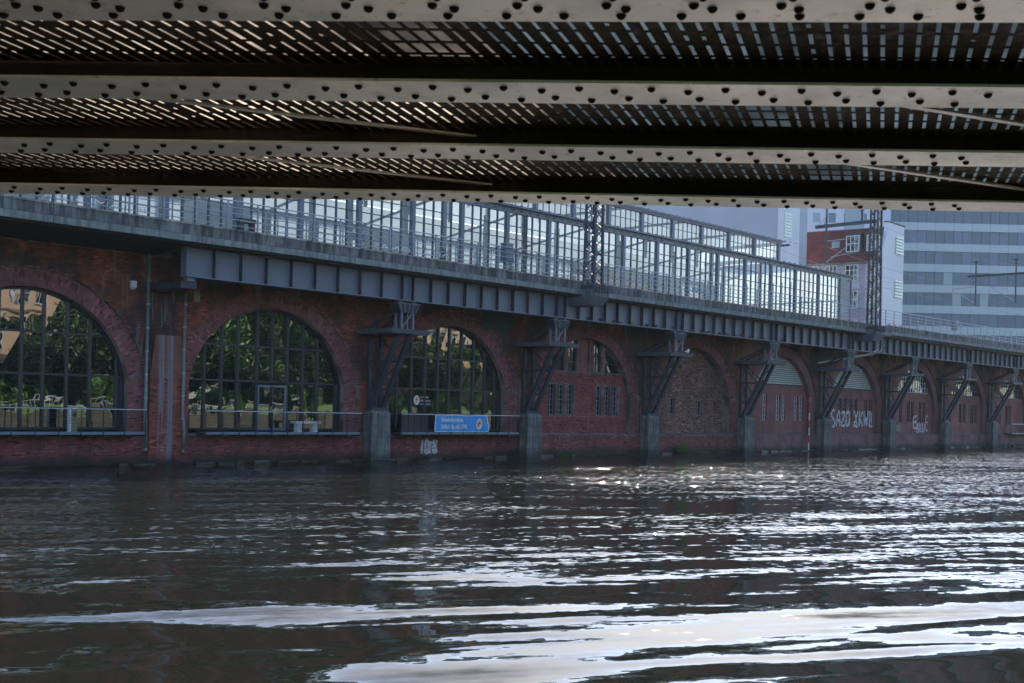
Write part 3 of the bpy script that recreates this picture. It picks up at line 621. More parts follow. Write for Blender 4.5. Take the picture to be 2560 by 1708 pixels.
MB().hexa([(5, 48.0, 10.60), (28, 48.0, 10.60), (28, 51.79, 10.3), (5, 51.79, 10.3)], [(5, 48.0, 10.62), (28, 48.0, 10.62), (28, 51.79, 10.62), (5, 51.79, 10.62)]).build('soffit', 'core', deck)

# ------------------------------------------------------------------ plate girder
PX = [41.95+13.02*k for k in range(9)]
gir = thing('plate_girder', 'blue grey steel plate girder with upright stiffeners under the deck', 'girder', (60, 49, 9.1))
MB().box(28.05, 160, 49.0, 49.03, 9.12, 10.56).build('web', 'steel_blue', gir)
MB().box(28.05, 160, 48.72, 49.3, 9.07, 9.119).build('bottom_flange', 'steel_blue', gir)
MB().box(28.05, 160, 48.74, 49.28, 10.50, 10.565).build('top_flange', 'steel_dark', gir)
sx_ = []
for i, px in enumerate([28.9]+PX):
    if i: sx_ += [px-.40, px+.40]
    nxt = (PX+[PX[-1]+13])[i]
    a = px+(.4 if i else -.8); n_ = 8
    sx_ += [a+(nxt-.4-a)*(j+1)/(n_+1) for j in range(n_)]
sx_ = sorted(set(round(v, 2) for v in sx_))
sm = MB().box(-.012, .012, 48.745, 49.0, 9.119, 10.5).mesh('stiffener'); sm.materials.append(MT['steel_dark'])
for v in sx_:
    if v < 159:
        o = link('stiffener', sm); o.location = (v, 0, 0); o.parent = gir; o.matrix_parent_inverse = gir.matrix_basis.inverted()
MB().box(28.03, 28.07, 48.74, 49.28, 9.119, 10.5).build('end_plate', 'steel_blue', gir)
# bracket carrying the girder's first end
br = thing('girder_bracket', 'dark steel bracket box under the left end of the girder', 'bracket', (28.5, 50, 8.7))
MB().box(27.9, 28.75, 49.0, 51.8, 8.55, 8.88).build('bracket_box', 'steel_dark', br); MB().box(28.15, 28.55, 48.85, 49.2, 8.88, 9.06).build('bearing', 'concrete_low', br)

# ------------------------------------------------------------------ concrete piers and steel trestles
ords = ['nearest', 'second', 'third', 'fourth', 'fifth', 'sixth', 'seventh', 'eighth', 'ninth']
def where(k): return 'left end of the row' if k == 0 else ords[k]+' from the left'
tiltz = 0
def make_pier(px, k):
    o = thing('concrete_pier', f'stained concrete river pier under a trestle, {where(k)}', 'pier', (px, 51.2, 0), 'concrete piers in the water')
    b = MB().hexa([(px-.74, 50.86, -1.4), (px+.74, 50.86, -1.4), (px+.74, 51.67, -1.4), (px-.74, 51.67, -1.4)], [(px-.68, 50.9, 2.62), (px+.68, 50.9, 2.62), (px+.68, 51.67, 2.62), (px-.68, 51.67, 2.62)])
    b.build('shaft', 'concrete_pier', o)
    MB().hexa([(px-.72, 50.86, 2.622), (px+.72, 50.86, 2.622), (px+.72, 51.67, 2.622), (px-.72, 51.67, 2.622)], [(px-.6, 51.0, 2.84), (px+.6, 51.0, 2.84), (px+.6, 51.67, 2.84), (px-.6, 51.67, 2.84)]).build('cap', 'concrete_pier', o)
    for z in (.55, 1.3, 2.0): MB().box(px-.735, px+.735, 50.872, 50.9, z, z+.02).build('joint', 'core', o)
    return o
def make_trestle(px, k):
    o = thing('steel_trestle', f'dark steel trestle with raking lattice legs and tray, {where(k)}', 'trestle', (px, 51, 2.84), 'steel trestles carrying the girder')
    dm = 'steel_dark'
    for s_ in (-1, 1):
        b = MB().beam((px+s_*.42, 51.35, 2.95), (px+s_*.42, 49.05, 7.22), .2, .3, ref=(1, 0, 0)); leg = b.build('leg', dm, o)
        c_ = MB().beam((px+s_*.42, 51.58, 2.9), (px+s_*.42, 51.58, 7.22), .18, .18); c_.build('column', dm, o)
        MB().beam((px+s_*.42, 51.56, 5.7), (px+s_*.42, 50.0, 5.7), .1, .1).build('tie', dm, o)
        MB().beam((px+s_*.42, 51.5, 5.65), (px+s_*.42, 50.72, 4.1), .07, .07).build('web_brace', dm, o)
        MB().beam((px+s_*.42, 51.55, 7.1), (px+s_*.42, 50.05, 5.75), .07, .07).build('web_brace', dm, o)
        MB().beam((px+s_*.42, 51.45, 4.1), (px+s_*.42, 50.8, 4.1), .08, .08).build('tie', dm, o)
        MB().beam((px+s_*.42, 51.7, 7.6), (px+s_*.42, 49.25, 8.6), .1, .12).build('back_stay', dm, o)
    n_ = 5
    for j in range(n_):
        t0, t1 = (j+.25)/(n_+.5), (j+1.25)/(n_+.5); s_ = 1 if j % 2 else -1
        P_ = lambda t, s: (px+s*.36, 51.35+(49.05-51.35)*t, 2.95+4.27*t)
        MB().beam(P_(t0, s_), P_(t1, -s_), .09, .06, ref=(0, 1, .5)).build('lacing_bar', dm, o)
    for z_ in (4.1, 5.7): MB().beam((px-.42, 51.58, z_), (px+.42, 51.58, z_), .08).build('tie', dm, o)
    MB().beam((px-.4, 51.6, 4.15), (px+.4, 51.6, 5.65), .06).build('web_brace', dm, o); MB().beam((px-.4, 51.6, 5.75), (px+.4, 51.6, 7.2), .06).build('web_brace', dm, o)
    # shoes at the foot
    MB().box(px-.62, px+.62, 51.05, 51.66, 2.842, 3.02).build('foot_plate', dm, o)
    tr = MB().hexa([(px-1.28, 48.62, 7.22), (px+1.45, 48.62, 7.22), (px+1.45, 51.72, 7.22), (px-1.28, 51.72, 7.22)], [(px-1.4, 48.5, 7.47), (px+1.6, 48.5, 7.47), (px+1.6, 51.74, 7.47), (px-1.4, 51.74, 7.47)])
    tr.build('tray', 'steel_tray', o)
    for s_ in (-1, 1):
        for yy in (48.95, 49.45): MB().beam((px+s_*.42+.08, yy, 7.47), (px+s_*.42+.08, yy, 8.42), .16, .1).build('post', 'steel_blue', o)
    MB().beam((px-.3, 48.94, 7.55), (px+.42, 48.94, 8.38), .08, .05, ref=(0, 1, 0)).build('web_brace', 'steel_blue', o)
    hd = MB().hexa([(px-.5, 48.85, 8.42), (px+.66, 48.85, 8.42), (px+.66, 49.55, 8.42), (px-.5, 49.55, 8.42)], [(px-.72, 48.8, 8.9), (px+.88, 48.8, 8.9), (px+.88, 49.6, 8.9), (px-.72, 49.6, 8.9)]).build('head', 'steel_dark', o)
    for j in range(5):
        u = j/4; MB().beam((px-.45+1.06*u, 48.83, 8.42), (px-.66+1.48*u, 48.77, 8.9), .035, .06, ref=(0, 1, 0)).build('rib', 'steel_blue', hd)
    MB().box(px-.74, px+.9, 48.78, 49.62, 8.901, 8.94).build('head_plate', 'steel_blue', hd)
    for s_ in (-1, 1):
        MB().hexa([(px+.08+s_*.45-.2, 48.9, 8.94), (px+.08+s_*.45+.2, 48.9, 8.94), (px+.08+s_*.45+.2, 49.2, 8.94), (px+.08+s_*.45-.2, 49.2, 8.94)], [(px+.08+s_*.45-.12, 48.92, 9.068), (px+.08+s_*.45+.12, 48.92, 9.068), (px+.08+s_*.45+.12, 49.2, 9.068), (px+.08+s_*.45-.12, 49.2, 9.068)]).build('bearing', 'concrete_low', o)
    return o
MT['steel_tray'] = plain('steel_tray', (.095, .105, .135), .5, 0, scale=1.5, var=.2, streak=(.08, .09, .1), bmp=.05)
for k, px in enumerate(PX):
    make_pier(px, k); make_trestle(px, k)

# ------------------------------------------------------------------ balconies, railing, banner, furniture
def balcony(x0, x1, label, start):
    o = thing('balcony', label, 'balcony', (x0, 51, 1.55), 'walkways along the glazed arches')
    MB().box(x0, x1, 50.85, 51.68, 1.50, 1.58).build('floor_grating', 'frame_dark', o)
    MB().box(x0, x1, 50.78, 50.849, 1.48, 1.62).build('edge_beam', 'frame_grey', o)
    x = x0+.03
    pm = MB().box(-.02, .02, 50.74, 50.779, 1.46, 2.66).box(-.03, .03, 50.74, 51.6, 1.40, 1.479).mesh('post'); pm.materials.append(MT['frame_dark'])
    n_ = int(round((x1-x0-.06)/1.02))
    for j in range(n_+1):
        q = link('post', pm); q.location.x = x0+.03+(x1-x0-.06)*j/n_; q.parent = o; q.matrix_parent_inverse = o.matrix_basis.inverted()
    MB().tube([(x0, 50.76, 2.68), (x1, 50.76, 2.68)], .024, 8).build('handrail', 'stainless', o)
    for j in range(7): MB().tube([(x0+.03, 50.765, 1.74+j*.13), (x1-.03, 50.765, 1.74+j*.13)], .006, 4).build('rail_wire', 'frame_dark', o)
    for xx in (x0, x1): MB().beam((xx, 50.77, 2.66), (xx, 51.7, 2.66), .04).build('return_rail', 'frame_dark', o)
    return o
balcony(16.5, 27.25, 'dark railed walkway below the leftmost glazed arch', 0)
balcony(30.45, 40.4, 'dark railed walkway with a white table, below the second glazed arch', 0)
balcony(43.36, 53.42, 'dark railed walkway with the blue banner hung on it', 0)
balcony(137.6, 146, 'small pale railed platform at the far right end of the viaduct', 0)

def banner():
    o = thing('banner', 'blue banner with white lettering tied to the walkway railing', 'banner', (48.1, 50.7, 1.64))
    x0, x1, z0, z1 = 45.92, 50.44, 1.64, 2.66; nx, nz = 60, 14
    def yy(u, v): return 50.70-.035*math.sin(u*21+2*v)*(.4+.6*(1-v))-.02*math.sin(u*47-5*v)-.02*math.sin(9*u)
    def xz(u, v): return x0+(x1-x0)*u+(.06*math.sin(v*5) if u > .97 else 0), z0+(z1-z0)*v-.02*math.sin(u*13)*(v)
    m = MB()
    for i in range(nx+1):
        for j in range(nz+1):
            u, v = i/nx, j/nz; X, Z = xz(u, v); m.v.append((X, yy(u, v), Z))
    for i in range(nx):
        for j in range(nz): a = i*(nz+1)+j; m.f.append((a, a+nz+1, a+nz+2, a+1))
    cl = m.build('cloth', 'banner_blue', o, True)
    def onto(ob, dy=.02):
        for v in ob.data.vertices:
            u = (v.co.x-x0)/(x1-x0); vv = (v.co.z-z0)/(z1-z0); v.co.y = yy(u, vv)-dy+(v.co.y-50.6)*.2
        return ob
    h = MB()
    for i in range(nx):
        for (va, vb) in ((0, .035), (.965, 1)):
            u0, u1 = i/nx, (i+1)/nx
            h.quad(*[(xz(u, v)[0], yy(u, v)-.008, xz(u, v)[1]) for u, v in ((u0, va), (u1, va), (u1, vb), (u0, vb))])
    for (ua, ub) in ((0, .014), (.986, 1)):
        for j in range(nz): h.quad(*[(xz(u, v)[0], yy(u, v)-.004, xz(u, v)[1]) for u, v in ((ua, j/nz), (ub, j/nz), (ub, (j+1)/nz), (ua, (j+1)/nz))])
    h.build('hem', 'paint_white', o)
    onto(text('lettering', 'Bahnhofsmission.', 'paint_white', .40, (46.42, 50.6, 2.26), sx=.68, parent=o, ext=.001, bold=.012))
    onto(text('lettering', 'Einfach da, seit 1894.', 'paint_white', .40, (46.42, 50.6, 1.84), sx=.65, parent=o, ext=.001, bold=.012))
    def disc(cx, cz, rx, rz, mat_, dy, n=24, name='emblem_disc', tilt=0):
        m = MB()
        for ring in range(4):
            for k in range(n):
                pts = []
                for (rr, kk) in ((ring, k), (ring+1, k), (ring+1, k+1), (ring, k+1)):
                    t_ = 6.2832*kk/n; a_, b_ = rx*rr/4*math.cos(t_), rz*rr/4*math.sin(t_)
                    pts.append((cx+a_*math.cos(tilt)-b_*math.sin(tilt), 50.6, cz+a_*math.sin(tilt)+b_*math.cos(tilt)))
                m.quad(*pts)
        return onto(m.build(name, mat_, o), dy)
    disc(49.62, 2.14, .24, .35, 'paint_white', .020)
    disc(49.62, 2.14, .33, .10, 'yellow', .024, name='emblem_band', tilt=.8)
    m = MB(); m.quad((49.58, 50.6, 1.95), (49.66, 50.6, 1.95), (49.66, 50.6, 2.34), (49.58, 50.6, 2.34)); m.quad((49.48, 50.6, 2.13), (49.76, 50.6, 2.13), (49.76, 50.6, 2.21), (49.48, 50.6, 2.21)); onto(m.build('emblem_cross', 'paint_red', o), .028)
    return o
banner()
# round sticker and three lines of lettering on the third arch's glass
m = MB(); yv = 52.40
m.f.append(tuple(range(24))); m.v += [(45.93+.24*math.cos(6.2832*k/24), yv, 3.52+.30*math.sin(6.2832*k/24)) for k in range(24)]
m.build('sticker', 'paint_white', win3)
m = MB(); m.quad((45.75, yv-.004, 3.34), (45.86, yv-.004, 3.28), (46.12, yv-.004, 3.72), (46.02, yv-.004, 3.78)); m.build('sticker_band', 'yellow', win3)
m = MB(); m.quad((45.90, yv-.007, 3.38), (45.96, yv-.007, 3.38), (45.96, yv-.007, 3.7), (45.90, yv-.007, 3.7)); m.quad((45.82, yv-.008, 3.54), (46.04, yv-.008, 3.54), (46.04, yv-.008, 3.6), (45.82, yv-.008, 3.6)); m.build('sticker_cross', 'paint_red', win3)
for j, s_ in enumerate(('Kirchen-Hilfe', 'Bahnhofsmission', 'Jannowitzbrücke')):
    text('window_lettering', s_, 'paint_white', .2, (46.24, yv, 3.66-.21*j), sx=.62, parent=win3, ext=.001)
# white table, stele, cabinet
o = thing('table', 'small white wooden table on the walkway beside the glass door', 'table', (37, 51.3, 1.58))
MB().box(36.15, 37.8, 51.05, 51.6, 2.08, 2.18).build('table_top', 'paint_white', o)
for xx in (36.35, 37.4):
    for k in range(3): MB().box(xx+k*.1, xx+k*.1+.05, 51.15, 51.5, 1.58, 2.08).build('leg', 'paint_white', o)
    MB().box(xx-.03, xx+.28, 51.14, 51.51, 1.581, 1.64).build('foot', 'paint_white', o)
o = thing('stele', 'slim pale metal stele with dark round lens on the left walkway', 'stele', (23.8, 51.3, 1.58))
MB().box(23.72, 24.02, 51.2, 51.45, 1.58, 2.66).build('body', 'stone', o); MB().box(23.66, 23.719, 51.2, 51.45, 1.58, 2.66).build('side_panel', 'paint_white', o)
MB().box(23.64, 24.04, 51.18, 51.47, 2.661, 2.72).build('cap', 'paint_white', o); MB().tube([(23.88, 51.19, 2.4), (23.88, 51.22, 2.4)], .1, 16).build('lens', 'paint_black', o)
o = thing('cabinet', 'dark grey cabinet boards behind the railing left of the banner', 'cabinet', (44.6, 51.2, 1.58))
for k in range(4): MB().box(43.6+k*.52, 44.1+k*.52, 51.0, 51.3, 1.585, 2.6).build('board', 'frame_dark', o)

# ------------------------------------------------------------------ parapet railing on the deck
rail = thing('deck_railing', 'steel pipe railing along the edge of the concrete deck', 'railing', (60, 47.95, 11.5))
pm = MB().box(-.035, .035, 47.93, 48.0, 11.40, 12.86).mesh('post'); pm.materials.append(MT['rail_steel'])
x = 9.5
while x < 158:
    off = .12 if x > 95 else 0
    q = link('post', pm); q.location = (x, 0, off); q.parent = rail; q.matrix_parent_inverse = rail.matrix_basis.inverted(); x += 1.685
for z, r_ in ((12.86, .034), (12.55, .024), (12.26, .024), (11.97, .024), (11.68, .024)):
    MB().tube([(9, 47.93, z), (94.9, 47.93, z)], r_, 6).build('rail', 'rail_steel', rail)
    MB().tube([(96.6, 47.93, z+.12), (158, 47.93, z+.12)], r_, 6).build('rail', 'rail_steel', rail)
for (x0, lab) in ((48.95, 'grey steel box mounted on the deck railing near the middle mast'), (114.5, 'small grey box on the far right stretch of railing')):
    o = thing('equipment_box', lab, 'box', (x0, 48.1, 12.1)); MB().box(x0, x0+.62, 48.02, 48.5, 12.1, 13.1).build('body', 'steel_blue', o); MB().box(x0-.04, x0+.66, 47.98, 48.54, 13.101, 13.16).build('lid', 'rail_steel', o); MB().box(x0+.25, x0+.37, 48.2, 48.3, 11.5, 12.1).build('stand', 'rail_steel', o)
# trough on the deck at the left
o = thing('cable_box', 'black box on two legs standing at the deck edge on the left', 'box', (31, 48.2, 11.52))
MB().box(30.5, 31.4, 48.1, 48.5, 11.95, 12.15).build('top', 'frame_dark', o); MB().box(30.5, 30.75, 48.12, 48.45, 11.52, 11.95).build('leg', 'frame_dark', o); MB().box(31.2, 31.38, 48.12, 48.45, 11.52, 11.95).build('leg', 'frame_dark', o)

# ------------------------------------------------------------------ downpipes
def pipe(pts, label):
    o = thing('drainpipe', label, 'drainpipe', (pts[0][0], pts[0][1], pts[-1][2]), 'drainpipes on the broad pier')
    MB().tube(pts, .075, 10).build('pipe', 'zinc', o, True)
    z = pts[0][2]-.6
    while z > 1.2:
        xx = pts[0][0]; MB().tube([(xx, pts[0][1], z-.04), (xx, pts[0][1], z+.04)], .095, 10).build('clamp', 'rail_steel', o); z -= 1.15
    MB().tube([pts[-1], (pts[-1][0]-.03, pts[-1][1]-.02, pts[-1][2]-.14)], .09, 10).build('outlet', 'stone', o)
pipe([(27.62, 51.55, 10.75), (27.6, 51.55, 2.4), (27.58, 51.4, .8)], 'tall green grey drainpipe left of the broad pier')
pipe([(29.6, 51.5, 8.6), (29.6, 51.5, 2.5), (29.66, 51.5, 2.2), (29.66, 51.4, 1.6), (29.62, 51.4, .7)], 'shorter drainpipe with a bent foot right of the broad pier')

# ------------------------------------------------------------------ striped pole, plants
o = thing('striped_pole', 'thin red and white striped pole standing in the water', 'pole', (91.35, 51.2, 0))
for k in range(7):
    MB().tube([(91.35, 51.3, -.6+k*.66), (91.35, 51.3, .06+k*.66)], .06, 8).build('band', 'paint_red' if k % 2 == 0 else 'paint_white', o)
MB().hexa([(91.1, 51.25, 4.75), (91.6, 51.25, 4.75), (91.6, 51.35, 4.75), (91.1, 51.35, 4.75)], [(91.34, 51.28, 4.1), (91.36, 51.28, 4.1), (91.36, 51.32, 4.1), (91.34, 51.32, 4.1)]).build('topmark', 'paint_red', o)
def tuft(name, label, x, y, z, r_, n_, hgt):
    m = MB(); rr = random.Random(int(x*10))
    for k in range(n_):
        a = rr.uniform(0, 6.28); d_ = r_*math.sqrt(rr.random()); bx, by = x+d_*math.cos(a)*1.6, y+d_*math.sin(a)*.5
        hh = hgt*rr.uniform(.4, 1); lx, ly = rr.uniform(-.15, .15), rr.uniform(-.2, .05); w_ = rr.uniform(.02, .05)
        m.quad((bx-w_, by, z), (bx+w_, by, z), (bx+lx+w_*.6, by+ly, z+hh*.6), (bx+lx-w_*.6, by+ly, z+hh*.6)); m.quad((bx+lx-w_*.6, by+ly, z+hh*.6), (bx+lx+w_*.6, by+ly, z+hh*.6), (bx+2*lx, by+2*ly, z+hh))
    tag(m.build(name, 'grass_bright', None), label, 'plant')
MT['grass_bright'] = plain('grass_bright', (.05, .13, .02), .7, 0, scale=6, c2=(.02, .05, .012), bmp=0)
tuft('grass_tuft', 'bright green grass tuft growing at the waterline of the fourth arch', 58.6, 51.35, 0, .4, 160, .4)
tuft('bush', 'small green bush on the foot of the brown brick arch', 72.4, 51.5, .1, .45, 110, .9)

# ------------------------------------------------------------------ station hall
hall = thing('station_hall', 'long glazed steel station hall on top of the viaduct', 'station hall', (60, 51, 11.2))
HC = [12.2+3.98*i for i in range(22)]      # columns
HY = 51.0
for x in HC: MB().box(x-.13, x+.13, HY-.12, HY+.15, 11.2, 15.9).build('column', 'hall_steel', hall)
MB().box(HC[0]-.1, HC[-1]+1.9, HY-.1, HY+.18, 15.72, 16.06).build('frieze', 'hall_steel', hall)
vm = MB().box(-.13, .13, HY-.115, HY-.08, 15.82, 15.94).mesh('vent'); vm.materials.append(MT['frame_dark'])
for i, x in enumerate(HC[:-1]):
    if x < 40: continue
    for j in range(5):
        q = link('vent', vm); q.location = (x+.4+j*.795, 0, 0); q.parent = hall; q.matrix_parent_inverse = hall.matrix_basis.inverted()
MB().box(HC[0]-.2, HC[-1]+2.0, HY-.32, HY+.2, 16.061, 16.16).build('eaves', 'hall_steel', hall)
bm = MB().box(-.05, .05, HY-.34, HY-.24, 16.16, 16.23).mesh('gutter_clip'); bm.materials.append(MT['hall_mull'])
for k in range(60):
    q = link('gutter_clip', bm); q.location = (44+k*.9, 0, 0); q.parent = hall; q.matrix_parent_inverse = hall.matrix_basis.inverted()
rows = [11.5, 14.06, 14.88, 15.72]
hid = MB()
for i, (a, b_) in enumerate(zip(HC, HC[1:])):
    mu = MB(); w_ = (b_-a-.32)/5
    for j in range(1, 5): mu.box(a+.16+w_*j-.05, a+.16+w_*j+.05, HY-.05, HY+.05, 11.2, 15.72)
    for z in rows[1:3]+[12.55]: mu.box(a+.16, b_-.16, HY-.03, HY+.03, z-.025, z+.025)
    mu.build('mullion', 'hall_mull', hall)
    for j in range(5):
        for c_, d_ in zip(rows, rows[1:]):
            A, B = a+.16+w_*j+.02, a+.16+w_*(j+1)-.02
            if a < 36 and c_ > 13: hid.box(A, B, HY-.006, HY+.006, c_, d_)
            else: MB().box(A, B, HY-.006, HY+.006, c_, d_).build('pane', 'hall_glass', hall)
struct(hid.build('upper_panes', 'hall_glass', hall), 'stuff')
MB().box(HC[0], HC[-1], HY-.02, HY+.02, 11.2, 11.5).build('base_panel', 'hall_steel', hall)
ew = HC[-1]
for k in range(5): MB().box(ew+.16, ew+1.9, HY-.06, HY+.06, 11.2+k*.9, 11.2+(k+1)*.9-.03).build('end_panel', 'hall_steel_pale', hall) if False else MB().box(ew+.16, ew+1.9, HY-.06, HY+.06, 11.2+k*.9, 11.2+(k+1)*.9-.03).build('end_panel', 'hall_steel', hall)
MB().box(ew+1.9, ew+2.02, HY-.12, HY+.15, 11.2, 16.05).build('corner_post', 'hall_steel', hall)
# lower roof slope, clerestory
MB().quad((HC[0], HY+.2, 16.05), (ew+2, HY+.2, 16.05), (ew+2, 54.1, 16.93), (HC[0], 54.1, 16.93)).build('lower_roof', 'hall_ceiling', hall)
CY = 54.1; CC = [66.0-4.02*i for i in range(9, 0, -1)]+[66.0+4.02*i for i in range(7)]
for x in CC: MB().box(x-.15, x+.15, CY-.12, CY+.2, 16.9, 18.6).build('clerestory_column', 'hall_steel', hall)
MB().box(CC[0], CC[-1]+.3, CY-.2, CY+.2, 18.5, 18.68).build('clerestory_beam', 'hall_steel', hall)
MB().box(CC[0], CC[-1]+.3, CY-.05, CY+.05, 16.94, 17.05).build('clerestory_sill', 'hall_steel', hall)
hid = MB()
for a, b_ in zip(CC, CC[1:]):
    mu = MB(); w_ = (b_-a-.3)/6
    for j in range(1, 6): mu.box(a+.15+w_*j-.025, a+.15+w_*j+.025, CY-.03, CY+.03, 17.05, 18.5)
    mu.box(a+.15, b_-.15, CY-.03, CY+.03, 17.78, 17.82)
    mu.build('clerestory_mullion', 'hall_mull', hall)
    for j in range(6):
        for c_, d_ in ((17.05, 17.79), (17.81, 18.5)):
            A, B = a+.15+w_*j+.03, a+.15+w_*(j+1)-.03
            if a < 60: hid.box(A, B, CY-.006, CY+.006, c_, d_)
            else: MB().box(A, B, CY-.006, CY+.006, c_, d_).build('pane', 'hall_glass', hall)
struct(hid.build('clerestory_panes', 'hall_glass', hall), 'stuff')
MB().box(HC[0], CC[-1]+.6, CY-.38, CY-.2, 18.685, 18.79).build('roof_edge', 'hall_steel', hall)
MB().quad((HC[0], CY-.35, 18.74), (CC[-1]+.6, CY-.35, 18.74), (CC[-1]+.6, 62.9, 18.8), (HC[0], 62.9, 18.8)).build('upper_roof', 'hall_ceiling', hall)
q_ = MB()
for k in range(45): q_.box(52+k*.92, 52.1+k*.92, CY-.36, CY-.26, 18.78, 18.85)
struct(q_.build('roof_clips', 'hall_mull', hall), 'stuff')
# far side of the hall
fy = 66.0
m = MB()
for x in HC: m.box(x-.15, x+.15, fy-.15, fy+.15, 11.2, 16.2)
for i, (a, b_) in enumerate(zip(HC, HC[1:])):
    for j in range(1, 5): m.box(a+(b_-a)*j/5-.03, a+(b_-a)*j/5+.03, fy-.03, fy+.03, 11.2, 16.2)
m.box(HC[0], HC[-1], fy-.1, fy+.1, 14.0, 14.06); m.box(HC[0], HC[-1], fy-.15, fy+.15, 16.0, 16.3)
m.build('far_frame', 'hall_mull', hall)
MB().quad((HC[0], fy, 11.2), (HC[-1], fy, 11.2), (HC[-1], fy, 16.0), (HC[0], fy, 16.0)).build('far_glazing', 'far_glass', hall)
MB().quad((HC[0], 62.9, 17.05), (ew+2, 62.9, 17.05), (ew+2, 66.2, 16.15), (HC[0], 66.2, 16.15)).build('far_roof', 'hall_ceiling', hall)
m = MB()
for x in CC: m.box(x-.12, x+.12, 62.8, 63.0, 17, 18.7)
m.build('far_clerestory_frame', 'hall_mull', hall); MB().quad((CC[0], 62.9, 17.1), (CC[-1], 62.9, 17.1), (CC[-1], 62.9, 18.68), (CC[0], 62.9, 18.68)).build('far_clerestory', 'end_glass', hall)
MB().quad((ew+1.8, HY+.2, 11.2), (ew+1.8, 66, 11.2), (ew+1.8, 66, 16.1), (ew+1.8, 62.9, 17.0), (ew+1.8, 54.1, 16.9), (ew+1.8, HY+.2, 16.0)).build('end_glazing', 'end_glass', hall)
MB().quad((CC[-1]+.2, CY+.1, 16.9), (CC[-1]+.2, 62.9, 16.9), (CC[-1]+.2, 62.9, 18.7), (CC[-1]+.2, CY+.1, 18.7)).build('end_clerestory', 'end_glass', hall)
m = MB()
for k in range(16): m.box(ew+1.74, ew+1.86, HY+.2+k*.98, HY+.28+k*.98, 11.2, 16.0)
m.box(ew+1.74, ew+1.86, HY+.2, 66, 13.9, 13.98); m.build('end_frame', 'hall_mull', hall)
for x, lab_ in ((44.5, 0), (58, 1), (66.5, 2), (82, 3)):
    MB().box(x, x+1.5, 57.6, 57.7, 13.6, 14.1).build('platform_sign', 'banner_blue' if lab_ % 2 else 'frame_dark', hall)
m = MB()
for x in HC[::2]:
    m.beam((x, 57, 11.2), (x, 57, 17.6), .3); m.beam((x, 61, 11.2), (x, 61, 17.6), .3); m.beam((x, HY+.2, 15.9), (x, 57, 17.4), .14); m.beam((x, 57, 17.5), (x, 66, 16.2), .14); m.beam((x, 54, 18.6), (x, 63, 18.6), .18)
m.build('roof_truss', 'hall_mull', hall)
MB().box(HC[0], HC[-1]+1.5, 56, 62, 11.2, 12.1).build('platform', 'hall_floor', hall)
for x in (22, 34, 47, 71, 77):
    k = MB().box(x, x+3.4, 58, 60, 12.1, 14.6); k.build('kiosk', 'hall_floor' if x != 71 else 'render_tan', hall)
for x0, w_ in ((41.15, .66), (22.0, .66)):
    text('glass_lettering', 'NTAMONAS' if x0 > 30 else 'RTAMONA', 'paint_white', .42, (x0, HY-.012, 12.17), xdir=-1, sx=w_*4.0 if False else 2.5, parent=hall, ext=.001)

# ------------------------------------------------------------------ catenary masts, wires
def mast(px, label, arm=False):
    o = thing('catenary_mast', label, 'mast', (px, 47.5, 10.5), 'lattice masts on the deck edge')
    a, zt = .42, 24
    cs = [(-a, -a), (a, -a), (a, a), (-a, a)]
    def c(i, z):
        s_ = 1-(z-11)/13*.25; return (px+cs[i][0]*s_, 47.62+cs[i][1]*s_, z)
    for i in range(4): MB().beam(c(i, 11.0), c(i, zt), .15).build('chord', 'steel_dark', o)
    st = .62
    for i in range(4):
        j = (i+1) % 4; m = MB(); z = 11.2; f = 0
        while z+st < zt:
            p0, p1 = (c(i, z), c(j, z+st)) if f % 2 == 0 else (c(j, z), c(i, z+st))
            m.beam(p0, p1, .07, .05); 
            z += st; f += 1
        m.build('lattice', 'steel_dark', o)
    MB().box(px-.85, px+.85, 46.95, 48.15, 10.95, 11.2).build('base_plate', 'steel_dark', o)
    for k in range(6): MB().box(px-.75+k*.29, px-.70+k*.29, 46.9, 47.0, 10.75, 11.3).build('bolt', 'steel_dark', o)
    MB().box(px-.8, px+.8, 47.0, 48.1, 10.5, 10.949).build('base_block', 'concrete', o)
    MB().hexa([(px-.75, 47.3, 9.95), (px+.6, 47.3, 9.95), (px+.6, 50, 9.95), (px-.75, 50, 9.95)], [(px-.95, 46.9, 10.499), (px+.95, 46.9, 10.499), (px+.95, 50, 10.499), (px-.95, 50, 10.499)]).build('bracket', 'steel_tray', o)
    return o
m1 = mast(56.65, 'lattice steel mast on the deck edge in front of the station hall')
m2 = mast(95.75, 'lattice steel mast beyond the right end of the station hall')
def cantilever(par, x, y, z, s_=1):
    MB().tube([(x, y, z+3.2), (x, y, z-.2)], .06, 6).build('drop_tube', 'steel_dark', par)
    MB().tube([(x, y, z+2.0), (x+.4, y+2.6*s_, z+2.05)], .035, 6).build('top_tube', 'rail_steel', par)
    MB().tube([(x, y, z), (x+.4, y+2.6*s_, z+2.0)], .035, 6).build('stay_tube', 'rail_steel', par)
    MB().tube([(x+.1, y+.7*s_, z+.55), (x+.4, y+2.4*s_, z+.75)], .025, 6).build('steady_arm', 'rail_steel', par)
zb_ = 20.7
MB().box(95.62, 95.88, 47.6, 53.6, zb_-.15, zb_+.15).build('cross_beam', 'steel_dark', m2)
